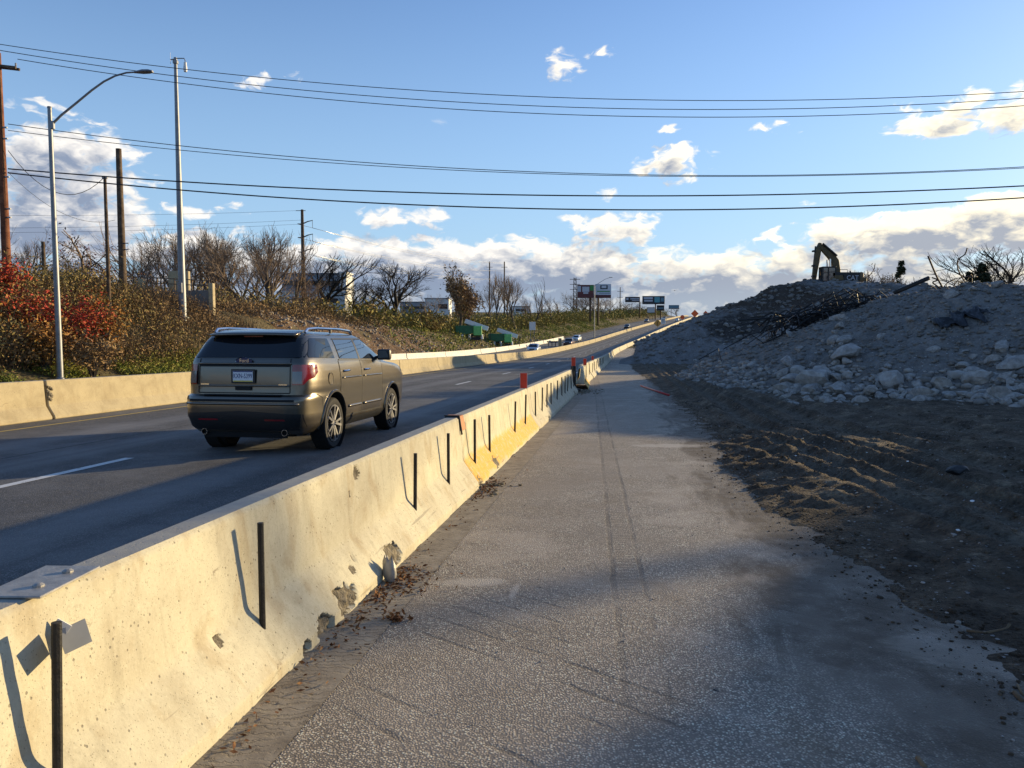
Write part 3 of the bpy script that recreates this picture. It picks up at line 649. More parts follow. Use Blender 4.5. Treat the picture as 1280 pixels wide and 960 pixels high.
LB = 'broken grey concrete boulder lying in the rubble at the foot of the mound'; GB = 'boulders along the foot of the rubble mound'
for (px, py, w) in [(1048, 491, 22), (1090, 494, 16), (1140, 492, 10), (1118, 482, 32), (1175, 483, 24), (1186, 498, 15), (1150, 497, 20), (1204, 497, 15), (1245, 498, 28), (1268, 462, 26), (1255, 477, 18),
                    (1225, 480, 30), (1013, 493, 24), (1010, 505, 14), (1018, 482, 30), (990, 480, 20), (982, 488, 18), (978, 472, 16), (1000, 470, 22), (1030, 474, 24), (1058, 448, 27), (1040, 430, 16), (1252, 437, 18),
                    (1100, 499, 12), (1128, 499, 11), (1270, 500, 16), (1075, 488, 14), (968, 491, 10), (1048, 508, 9), (1215, 470, 16), (1262, 452, 12), (1165, 440, 11), (1207, 442, 9), (1240, 455, 14), (1190, 372, 12), (1215, 364, 11), (1245, 360, 14), (1100, 424, 12), (1138, 402, 10)]:
    p = foot_of_near_mound(px, py)
    if p is not None: rock(p.x, p.y, w / FPX * p.y * .70, LB, GB, z=p.z)
for i in range(225):
    px = random.uniform(968, 1278) if i % 3 else random.uniform(968, 1070); py = 508 - abs(random.gauss(0, 1)) * (24 if i % 3 else 60)
    p = foot_of_near_mound(px, py)
    if p is None: continue
    rock(p.x, p.y, (5 + 12 * random.random()**2) / FPX * p.y * .62, LB, GB, z=p.z)
for (px, py, w) in [(898, 462, 9), (895, 470, 5), (870, 452, 6), (922, 446, 9), (1062, 390, 10), (955, 425, 7), (930, 430, 6), (908, 408, 9), (1095, 375, 8), (1040, 412, 8), (1000, 440, 8), (862, 430, 5), (905, 432, 6), (985, 410, 7)]:
    p = march(px, py, 36, 140, .3, lambda x, y: np.maximum(np.maximum(far_mound(x, y), near_mound(x, y)), G(y)))
    if p is not None: rock(p.x, p.y, w / FPX * p.y * .6, 'pale lump of broken concrete lying on the dark far spoil heap', 'lumps on the far spoil heap', z=p.z)
# fragments too many to count
def scatter_rocks(name, pts, mat):
    base = ROCKS[:4]; VV = []; FF = []; o = 0
    protos = []
    for s in range(5):
        bm = bmesh.new(); bmesh.ops.create_icosphere(bm, subdivisions=1, radius=1); rr = random.Random(s)
        for v in bm.verts: v.co *= rr.uniform(.65, 1.15)
        protos.append((np.array([v.co[:] for v in bm.verts]), np.array([[v.index for v in f.verts] for f in bm.faces]))); bm.free()
    for (x, y, z, r) in pts:
        V, F = random.choice(protos); a = random.uniform(0, 6.28); c, s = math.cos(a), math.sin(a)
        P = V * np.array([r * random.uniform(.8, 1.4), r, r * random.uniform(.45, .8)]); Q = np.stack([P[:,0]*c - P[:,1]*s + x, P[:,0]*s + P[:,1]*c + y, P[:,2] + z], -1)
        VV.append(Q); FF.append(F + o); o += len(V)
    me = bpy.data.meshes.new(name); raw_mesh(me, np.concatenate(VV), np.concatenate(FF))
    return link(name, me, mat)
pts = []; toe = []
xs = RNG.uniform(8, 28, 17000); ys = RNG.uniform(14, 41, 17000); zs = near_mound(xs, ys); gs = G(ys)
for x, y, z, g in zip(xs, ys, zs, gs):
    if z > g - .1:
        low = z - g < .9; r = .022 + .11 * random.random()**3.5 + (.12 * random.random()**2 if low else 0); (toe if low and random.random() < .6 else pts).append((x, y, z + r*.25, r))
tag(scatter_rocks('rubble_fragments', pts, MATS['stone_dark']), 'small grey concrete fragments strewn over the near rubble mound', 'rubble', kind='stuff')
tag(scatter_rocks('rubble_fragments', toe, MATS['broken_concrete']), 'paler concrete fragments gathered along the foot of the near mound', 'rubble', kind='stuff')
pts = []
us = RNG.uniform(2.5, 36, 9000); ys = 40 + 48 * RNG.random(9000); xs = us + XR(ys); zs = far_mound(xs, ys); gs = G(ys)
for x, y, z, g in zip(xs, ys, zs, gs):
    if z > g: 
        r = (.03 + .20 * random.random()**4) * (1 + y / 180); pts.append((x, y, z + r*.2, r))
tag(scatter_rocks('rubble_fragments', pts, MATS['stone_dark']), 'small stones strewn over the dark spoil heap below the excavator', 'rubble', kind='stuff')
n_ = 1500; yv = 2.2 + 26 * RNG.random(n_)**1.7; xv = EDGE(yv) + .15 + 9 * RNG.random(n_)**1.5; rv = .004 + .018 * RNG.random(n_)**4; pts = list(zip(xv, yv, G(yv) + np.maximum(0, dirt_z(xv, yv)) + rv*.3, rv))
tag(scatter_rocks('gravel_crumbs', pts, MATS['broken_concrete']), 'loose pebbles and crumbs on the churned dirt', 'gravel', kind='stuff')
n_ = 3600; yv = 2.2 + 22 * RNG.random(n_)**1.6; xv = EDGE(yv) + RNG.normal(.12, .16, n_) - .30 * RNG.random(n_)**4; rv = .003 + .013 * RNG.random(n_)**4
tag(scatter_rocks('soil_crumbs', list(zip(xv, yv, G(yv) + np.maximum(0, dirt_z(xv, yv)) + rv*.25, rv)), MATS['dirt']), 'dark soil crumbs spilling over the edge of the pavement', 'soil', kind='stuff')
n_ = 9000; yv = 2.4 + 20 * RNG.random(n_)**1.3; xv = EDGE(yv) + .1 + 7.5 * RNG.random(n_)**1.2; ok = RNG.random(n_) < (vnoise(xv*.8, yv*.8, 14) + .5) * 1.2; xv, yv = xv[ok], yv[ok]; rv = .005 + .028 * RNG.random(len(xv))**4
tag(scatter_rocks('dirt_clods', list(zip(xv, yv, G(yv) + dirt_z(xv, yv) + rv*.15, rv)), MATS['dirt']), 'clods of dark soil over the churned dirt', 'soil', kind='stuff')
pts = []
for i in range(260):
    y = 2.0 + 14 * random.random()**1.5; x = XR(y) + .35 + 3 * random.random(); r = .003 + .006 * random.random()**2; pts.append((x, y, G(y) + r*.4, r))
tag(scatter_rocks('pavement_grit', pts, MATS['broken_concrete']), 'scattered grit on the work zone pavement', 'gravel', kind='stuff')

# ---------------------------------------------------------------- concrete barriers
PROF = [(-.305, 0), (-.305, .075), (-.127, .33), (-.078, .79), (-.06, .81), (.06, .81), (.078, .79), (.127, .33), (.305, .075), (.305, 0)]
def barrier_mesh(name, L, mat, fine=False, seed=0, chips=()):
    """jersey barrier along +Y from 0 to L, centred on X"""
    if not fine:
        b = MB(); b.prism(PROF, 'y', 0, L); me = b.mesh(name)
        bm = bmesh.new(); bm.from_mesh(me); bmesh.ops.recalc_face_normals(bm, faces=bm.faces)
        bmesh.ops.bevel(bm, geom=[e for e in bm.edges if abs(e.verts[0].co.y - e.verts[1].co.y) < 1e-4], offset=.012, segments=1, affect='EDGES')
        bm.to_mesh(me); bm.free(); me.materials.append(MATS[mat]); return me
    # finely divided skin, so that the edges can be chipped and the face uneven
    P = []
    sub = [3, 8, 10, 2, 5, 2, 30, 26, 6] if len(chips) > 5 else [3, 14, 18, 2, 5, 2, 18, 14, 3]
    for i in range(len(PROF) - 1):
        for k in range(sub[i]):
            s = k / sub[i]; P.append((PROF[i][0]*(1-s) + PROF[i+1][0]*s, PROF[i][1]*(1-s) + PROF[i+1][1]*s))
    P.append(PROF[-1]); P = np.array(P); n = len(P)
    # round the joint between the two slopes
    Q = P.copy()
    for i in range(2, n - 2):
        if .1 < P[i,1] < .72: Q[i] = (P[i-2] + P[i-1] + P[i] + P[i+1] + P[i+2]) / 5
    P = Q
    m = int(L / (.016 if len(chips) > 5 else .035)); yy = np.linspace(0, L, m + 1)
    X = np.repeat(P[:,0][None], m+1, 0); Z = np.repeat(P[:,1][None], m+1, 0); Y = np.repeat(yy[:,None], n, 1)
    w = .004 * fbm(Y*1.3 + seed, Z*3, 4, seed) + .0018 * fbm(Y*9, Z*9, 3, seed+5)
    X = X + np.sign(X) * w
    sp = np.zeros_like(X)
    for (cy, cz, ry, rz, dep, side) in chips:
        dd = ((Y-cy)/ry)**2 + ((Z-cz)/rz)**2 + .9 * fbm(Y*16, Z*16, 3, seed+9)
        k = sstep(1.0, .72, dd) * (np.sign(X) == side)
        X = X - side * k * dep * (1 + 1.2 * fbm(Y*25, Z*25, 2, seed+3)); sp = np.maximum(sp, k)
    # ragged foot
    rag = np.maximum(0, fbm(yy*4, yy*0 + seed, 3, seed+20)) * .05
    Z = np.where((np.arange(n)[None] == n-1), np.minimum(Z + rag[:,None], .07), Z)
    # joint ends rounded off
    e = np.minimum(Y, L - Y); inset = .012 * np.clip(1 - e/.02, 0, 1)**2
    X = X - np.sign(X) * inset; Z = Z - inset * (P[:,1][None] > .7)
    me = grid_mesh(name, X, Y, Z)
    bm = bmesh.new(); bm.from_mesh(me)
    bmesh.ops.holes_fill(bm, edges=[e for e in bm.edges if e.is_boundary and abs(e.verts[0].co.y - e.verts[1].co.y) < 1e-4], sides=0)
    bmesh.ops.recalc_face_normals(bm, faces=bm.faces); bm.to_mesh(me); bm.free()
    me.materials.append(MATS[mat]); me.materials.append(MATS['spalled'])
    # spalled faces by chip depth
    spf = sp.reshape(-1)
    if len(chips):
        idx = np.zeros(len(me.polygons), np.int32); lv = np.zeros(len(me.loops), np.int32); me.loops.foreach_get('vertex_index', lv)
        ls = np.zeros(len(me.polygons), np.int32); lt = np.zeros(len(me.polygons), np.int32); me.polygons.foreach_get('loop_start', ls); me.polygons.foreach_get('loop_total', lt)
        for i in range(len(ls)):
            if lt[i] <= 4 and spf[lv[ls[i]:ls[i]+lt[i]]].mean() > .5: idx[i] = 1
        me.polygons.foreach_set('material_index', idx)
    me.polygons.foreach_set('use_smooth', [True] * len(me.polygons)); me.set_sharp_from_angle(angle=R(38))
    return me
def seg_matrix(xf, y0, y1, dz=0.0, yaw=0.0):
    """frame of a barrier whose foot line is xf(y)"""
    a = Vector((float(xf(y0)), y0, float(G(y0)) + dz)); b = Vector((float(xf(y1)), y1, float(G(y1)) + dz))
    d = (b - a).normalized(); r = d.cross(Vector((0, 0, 1))).normalized(); u = r.cross(d)
    M = Matrix((r, d, u)).transposed().to_4x4()
    if yaw: M = M @ Matrix.Rotation(yaw, 4, 'Z')
    M.translation = a; return M, (b - a).length
BC = lambda y: XR(y) - .305
PIN = MB().tube([(0, 0, -.1), (0, 0, .50)], .0155, 10).mesh('anchor_pin'); PIN.materials.append(MATS['dark_steel'])
def add_pins(parent, ys_local, lean=.02):
    for yl in ys_local:
        p = bpy.data.objects.new('anchor_pin', PIN); COL.objects.link(p); p.parent = parent
        p.location = (.186, yl, .245); p.rotation_euler = (random.uniform(-lean, lean), random.uniform(-lean, lean) , 0); p.scale = (1, 1, random.uniform(.93, 1.04))
JY = [-3.9, 2.12, 8.66, 14.7, 20.75, 26.8]
NEAR = [('concrete_cream', 'plain cream concrete barrier before the one with the chipped foot', [], []),
        ('concrete_cream', 'cream concrete barrier with chipped broken foot and four upright steel pins', [.225, 1.60, 4.36, 5.60], [(2.12, .04, .11, .075, .035, 1), (2.48, .09, .17, .085, .028, 1), (3.45, .10, .13, .08, .026, 1), (2.75, .19, .035, .03, .012, 1), (3.22, .735, .06, .05, .012, 1), (3.05, .62, .014, .03, .01, 1), (2.85, .24, .02, .035, .012, 1), (1.25, .30, .03, .03, .008, 1), (1.85, .02, .05, .05, .04, 1)]),
        ('concrete_yellow', 'concrete barrier with faded yellow paint along its lower slope, orange flap at its joint', [.35, 1.35, 3.65, 4.95], [(1.3, .10, .10, .09, .02, 1), (.12, .05, .10, .08, .03, 1), (3.2, .74, .03, .05, .012, 1)]),
        ('concrete_cream', 'concrete barrier after the first yellow painted one, orange marker over its joint', [.40, 1.6, 2.6, 3.6, 5.2], [(2.0, .05, .2, .06, .03, 1)]),
        ('concrete_cream', 'cream concrete barrier ending at the open gap in the row', [.6, 1.7, 2.7, 4.3, 5.5], [(4.5, .06, .25, .09, .03, 1)])]
BARS = []
for i, (mat, lab, pins, chips) in enumerate(NEAR):
    M, L = seg_matrix(BC, JY[i], JY[i+1])
    o = link('concrete_barrier', barrier_mesh('concrete_barrier', L - .025, mat, True, i + 3, chips), None); o.matrix_world = M
    tag(o, lab, 'barrier', 'work zone barriers'); add_pins(o, pins, .012 if i < 2 else .03); BARS.append(o)
# joint plate, flap
pl = MB().box((0, 0, 0), (.20, .34, .008)).build('joint_plate', MATS['steel_plate'], BARS[1], bevel=.002); pl.location = (-.01, .42, .8165); pl.rotation_euler = (0, 0, .12)
for yy in (-.07, .09):
    s = MB().lathe([(.018, 0), (.018, .006), (.010, .012), (0, .013)], 10).build('bolt', MATS['steel_plate'], pl); s.location = (.03, yy, .004)
fl = MB(); fl.prism([(-.075, .80), (-.085, .825), (.085, .825), (.118, .66), (.106, .655), (.075, .812), (-.06, .812)], 'y', -.03, .16)
fl.build('joint_flap', MATS['orange_flap'], BARS[2], bevel=.003)
rim = MB(); rim.prism([(-.075, .805), (-.09, .835), (.088, .835), (.125, .62), (.108, .615), (.078, .815)], 'y', -.055, -.034); rim.build('flap_edge', MATS['black_rubber'], BARS[2])
# small cup of the lifting slot pulled from the foot of the second barrier
cup = MB()
for a0 in range(9):
    pass
prof = [(.00, .0), (.045, .01), (.06, .06), (.055, .13), (.035, .17)]
V = []; nn = 8
for j in range(nn + 1):
    a = math.pi * (.15 + .95 * j / nn)
    for (r, h) in prof: V.append((r * math.cos(a), r * math.sin(a) * .8, h * (1.0 + .12 * math.sin(j * 2.1))))
F = [(j*5+i, j*5+i+1, (j+1)*5+i+1, (j+1)*5+i) for j in range(nn) for i in range(4)]
cup.add(V, F); co = cup.build('bent_metal_cup', MATS['steel_plate'], smooth=50)
co.modifiers.new('s', 'SOLIDIFY').thickness = .008
co.location = (float(XR(5.15)) + .06, 5.15, float(G(5.15)) + .004); co.rotation_euler = (0, .1, 2.3)
tag(co, 'bent grey metal cup standing at the foot of the chipped barrier', 'scrap')
# reflector bracket behind the near pin
rb = thing('barrier_reflector', 'folded sheet metal reflector bracket on the barrier behind a steel pin', 'reflector', (0, 0, 0))
P0 = BARS[1].matrix_world @ Vector((.10, .32, .655))
rb.location = P0; rb.rotation_euler = BARS[1].matrix_world.to_euler()
q = MB().box((.045, .048, 0), (.004, .085, .085), Matrix.Rotation(R(-35), 3, 'Z') @ Matrix.Rotation(R(14), 3, 'X')).build('reflector_wing', MATS['sign_back'], rb)
q = MB().box((.045, -.030, -.005), (.004, .080, .085), Matrix.Rotation(R(38), 3, 'Z') @ Matrix.Rotation(R(14), 3, 'X')).build('reflector_wing', MATS['steel_plate'], rb)
q = MB().box((.012, .02, .03), (.05, .004, .06), Matrix.Rotation(R(20), 3, 'Z') @ Matrix.Rotation(R(35), 3, 'Y')).build('bracket_foot', MATS['sign_white'], rb)

# the row beyond the gap
SHORT = barrier_mesh('concrete_barrier', 4.0, 'concrete_yellow', True, 31, [(1.5, .05, .3, .09, .03, 1)])
M, L = seg_matrix(lambda y: BC(y) + .28, 28.4, 32.4, yaw=.035)
o = link('concrete_barrier', SHORT, None); o.matrix_world = M; tag(o, 'short barrier turned out of line after the gap, its lower half painted yellow', 'barrier', 'work zone barriers'); add_pins(o, [1.2], .03)
LONG = [barrier_mesh('concrete_barrier', 6.03, m, False) for m in ('concrete_cream', 'concrete_cream', 'concrete_white', 'concrete_yellow')]
y = 33.0; k = 0
rb_ = random.Random(5)
def row(xf, y0, y1, label, group, mats, dz=0.0, jit=.05, pins=0, reach=6.08):
    y = y0; k = 0
    while y < y1:
        dy = reach * math.cos(math.atan(float(np.interp(y, _ys, _sl))))
        off = rb_.uniform(-jit, jit)
        M, L = seg_matrix(lambda t: xf(t) + off, y, y + dy, dz, rb_.uniform(-.006, .006))
        o = bpy.data.objects.new('concrete_barrier', rb_.choice(mats)); COL.objects.link(o); o.matrix_world = M
        lb = label(k) if callable(label) else label
        tag(o, lb, 'barrier', group)
        if pins and k < pins: add_pins(o, [1.4, 4.6], .03)
        y += dy; k += 1
row(BC, 33.0, 640, 'cream concrete barrier in the long row climbing along the work zone beyond the gap', 'work zone barriers beyond the gap', LONG[:2], jit=.04, pins=5)
row(lambda y: XW(y) + .6, 66, 205, 'white concrete barrier between the oncoming lanes and the bank', 'white barriers along the oncoming lanes', [LONG[2]], jit=.06)

# cast median wall with its sections
WALLP = [(-.30, 0), (-.30, .06), (-.15, .30), (-.10, .86), (.10, .86), (.15, .30), (.30, .06), (.30, 0)]
wall = thing('median_wall', 'long tan cast concrete median wall between our lanes and the oncoming road', 'wall', (0, 0, 0))
def wall_mesh(L):
    b = MB(); b.prism([(x, z) for x, z in WALLP], 'y', 0, L); me = b.mesh('wall_section')
    bm = bmesh.new(); bm.from_mesh(me); bmesh.ops.recalc_face_normals(bm, faces=bm.faces)
    bmesh.ops.bevel(bm, geom=list(bm.edges), offset=.015, segments=1, affect='EDGES'); bm.to_mesh(me); bm.free(); me.materials.append(MATS['concrete_tan']); return me
WM = wall_mesh(8.9); y = -9.6
while y < 640:
    M, L = seg_matrix(lambda t: XL(t) - .30, y, y + 8.85); o = bpy.data.objects.new('wall_section', WM); COL.objects.link(o); o.parent = wall; o.matrix_world = M; y += 8.87
# broken patch at the first joint in view: exposed dark edge and wire
jm = MB()
for (dy, dz, r) in ((.0, .62, .055), (.05, .56, .07), (.02, .48, .06), (.08, .70, .04), (-.03, .75, .035)):
    for kk in range(3):
        jm.box((.12 + .016*(kk % 2) + (.86-dz)*.06, dy + .03*kk, dz - .025*kk), (.05, r, r*1.2), Matrix.Rotation(.5*kk, 3, 'X'))
M, L = seg_matrix(lambda t: XL(t) - .30, 17.0, 25.9)
o = jm.build('spalled_patch', MATS['spalled'], wall, bevel=.01); o.matrix_world = M

# orange marker panels on posts
def marker(y, z0, h, w, label, xo=0.0):
    t = thing('marker_panel', label, 'marker', (float(BC(y)) + xo, y, float(G(y)) + z0), 0, 'orange markers on the barrier row')
    MB().box((0, .012, h/2 - .03), (.03, .012, h + .06)).build('post', MATS['dark_steel'], t)
    MB().box((0, 0, h/2), (w, .006, h)).build('panel', MATS['orange_panel'], t, bevel=.002)
    MB().box((0, .004, h/2), (w + .02, .004, h + .02)).build('panel_edge', MATS['orange_edge'], t)
marker(14.72, .81, .29, .125, 'orange marker panel over the joint after the yellow painted barrier')
marker(27.3, .92, .30, .14, 'orange marker panel on a dark post standing in the barrier gap', .10)
marker(33.0, .81, .28, .13, 'orange marker panel at the far end of the short turned barrier', .2); marker(45.3, .81, .24, .13, 'small orange marker panel on the shaded barriers beyond the gap')
gp = MB(); gp.box((0, 0, .46), (.10, .35, .92), .2); gp.box((.02, .05, .05), (.42, .5, .10), .1); gp.box((.06, -.12, .3), (.03, .03, .6))
o = gp.build('gap_post', MATS['dark_steel'], bevel=.01); o.location = (float(BC(27.3)) + .10, 27.35, float(G(27.3))); tag(o, 'dark steel post with a base block standing in the barrier gap', 'post')
# ---------------------------------------------------------------- vehicles
class Shell:
    """body of a car: horizontal slices (z, x rear, x front, half width), each a rounded rectangle"""
    def __init__(s, lv, n=8.0):
        a = np.array(lv, float); s.z = a[:,0]; s.xr = a[:,1]; s.xf = a[:,2]; s.w = a[:,3]; s.n = n
    def par(s, z): return float(np.interp(z, s.z, s.xr)), float(np.interp(z, s.z, s.xf)), float(np.interp(z, s.z, s.w))
    def side(s, x, z, off=0.0, sgn=-1):
        xr, xf, w = s.par(z); c, a = (xr+xf)/2, (xf-xr)/2
        k = min(.9999, abs((x-c)/a)); return Vector((x, sgn * (w * (1 - k**s.n)**(1/s.n) + off), z))
    def rear(s, y, z, off=0.0):
        xr, xf, w = s.par(z); c, a = (xr+xf)/2, (xf-xr)/2
        k = min(.9999, abs(y/w)); return Vector((c - a * (1 - k**s.n)**(1/s.n) - off, y, z))
    def front(s, y, z, off=0.0):
        xr, xf, w = s.par(z); c, a = (xr+xf)/2, (xf-xr)/2
        k = min(.9999, abs(y/w)); return Vector((c + a * (1 - k**s.n)**(1/s.n) + off, y, z))
    def ring(s, z):
        xr, xf, w = s.par(z); c, a = (xr+xf)/2, (xf-xr)/2; n = s.n; P = []
        f = lambda k: (1 - abs(k)**n)**(1/n)
        xs = list(np.linspace(-.9, .9, 31)); ys = list(np.linspace(-.9, .9, 15)); m = .5**(1/n)
        for k in xs: P.append((c + a*k, -w*f(k)))
        P += [(c + a*m, -w*m)]
        for k in ys: P.append((c + a*f(k), w*k))
        P += [(c + a*m, w*m)]
        for k in xs[::-1]: P.append((c + a*k, w*f(k)))
        P += [(c - a*m, w*m)]
        for k in ys[::-1]: P.append((c - a*f(k), w*k))
        P += [(c - a*m, -w*m)]
        return [(x, y, z) for x, y in P]
    def mesh(s, name, extra=3):
        zs = []
        for i in range(len(s.z) - 1):
            k = extra if s.z[i+1] - s.z[i] > .05 else 1
            zs += list(np.linspace(s.z[i], s.z[i+1], k, endpoint=False))
        zs.append(s.z[-1]); V = []; N = None
        for z in zs:
            r = s.ring(z); N = len(r); V += r
        F = [(i*N+j, i*N+(j+1)%N, (i+1)*N+(j+1)%N, (i+1)*N+j) for i in range(len(zs)-1) for j in range(N)]
        F += [tuple(range(N-1, -1, -1)), tuple(range((len(zs)-1)*N, len(zs)*N))]
        b = MB(); b.add(V, F); return b
def patch(fn, u0, u1, lo, hi, nu=10, nv=6):
    """skin between two curves: fn(u, v) -> point; lo/hi functions of u give v range"""
    b = MB(); V = []
    for i in range(nu + 1):
        u = u0 + (u1 - u0) * i / nu
        for j in range(nv + 1): V.append(fn(u, lo(u) + (hi(u) - lo(u)) * j / nv))
    b.add(V, [(i*(nv+1)+j, (i+1)*(nv+1)+j, (i+1)*(nv+1)+j+1, i*(nv+1)+j+1) for i in range(nu) for j in range(nv)]); return b
def seam(fn, pts, w=.010):
    """dark gap line along points of a surface"""
    b = MB(); P = []
    for i in range(len(pts) - 1):
        (a0, b0), (a1, b1) = pts[i], pts[i+1]; m = max(2, int(math.hypot(a1-a0, b1-b0) / .06))
        for k in range(m): P.append((a0 + (a1-a0)*k/m, b0 + (b1-b0)*k/m))
    P.append(pts[-1]); V = []
    for i, (a, c) in enumerate(P):
        q = P[min(i+1, len(P)-1)]; r = P[max(i-1, 0)]; d = Vector((q[0]-r[0], q[1]-r[1])); d.normalize(); nx, ny = -d.y*w/2, d.x*w/2
        V += [fn(a+nx, c+ny), fn(a-nx, c-ny)]
    b.add(V, [(2*i, 2*i+1, 2*i+3, 2*i+2) for i in range(len(P)-1)]); return b
def cut(obj, cutters):
    for c in cutters:
        m = obj.modifiers.new('b', 'BOOLEAN'); m.object = c; m.operation = 'DIFFERENCE'; m.solver = 'EXACT'
    bpy.context.view_layer.update()
    me = bpy.data.meshes.new_from_object(obj.evaluated_get(bpy.context.evaluated_depsgraph_get()))
    obj.modifiers.clear(); old = obj.data; obj.data = me
    for c in cutters: bpy.data.objects.remove(c)
    me.polygons.foreach_set('use_smooth', [True]*len(me.polygons)); me.set_sharp_from_angle(angle=R(33)); return obj
def wheel(parent, x, y, r, w, spokes=5, rimr=.72):
    sg = -1 if y < 0 else 1
    t = MB(); t.lathe([(r*.70, -w/2*.8), (r*.80, -w/2), (r*.93, -w/2), (r*.985, -w/2*.86), (r, -w/2*.6), (r, w/2*.6), (r*.985, w/2*.86), (r*.93, w/2), (r*.80, w/2), (r*.70, w/2*.8), (r*.70, -w/2*.8)], 36, 'y')
    e = bpy.data.objects.new('wheel', None); COL.objects.link(e); e.parent = parent; e.location = (x, y, r); e.empty_display_size = .1
    t.build('tyre', MATS['tyre'], e, smooth=40)
    rm = MB(); o = sg * w/2
    rm.lathe([(r*.72, o*.80), (r*.725, o*1.0), (r*.67, o*.99), (r*.66, o*.6)], 36, 'y')
    for k in range(spokes):
        for dd in (-.11, .11):
            a = 2*math.pi*k/spokes + dd; a2 = 2*math.pi*k/spokes + dd*1.9
            rm.beam((r*.12*math.cos(a), o*.80, r*.12*math.sin(a)), (r*.68*math.cos(a2), o*.90, r*.68*math.sin(a2)), .05 * r/.38, .035)
    rm.lathe([(0, o*.92), (r*.10, o*.92), (r*.17, o*.84), (r*.17, o*.6)], 16, 'y')
    rm.build('rim', MATS['alloy'], e, smooth=35)
    dk = MB(); dk.lathe([(0, o*.45), (r*.66, o*.45), (r*.68, o*.3)], 24, 'y'); dk.build('brake_disc', MATS['well_black'], e)
    return e
def bullet(parent, name, fn, u0, u1, lo, hi, mat, nu=10, nv=6, th=.0, smooth=True):
    o = patch(fn, u0, u1, lo, hi, nu, nv).build(name, MATS[mat], parent, smooth=40)
    if th: o.modifiers.new('s', 'SOLIDIFY').thickness = th
    return o

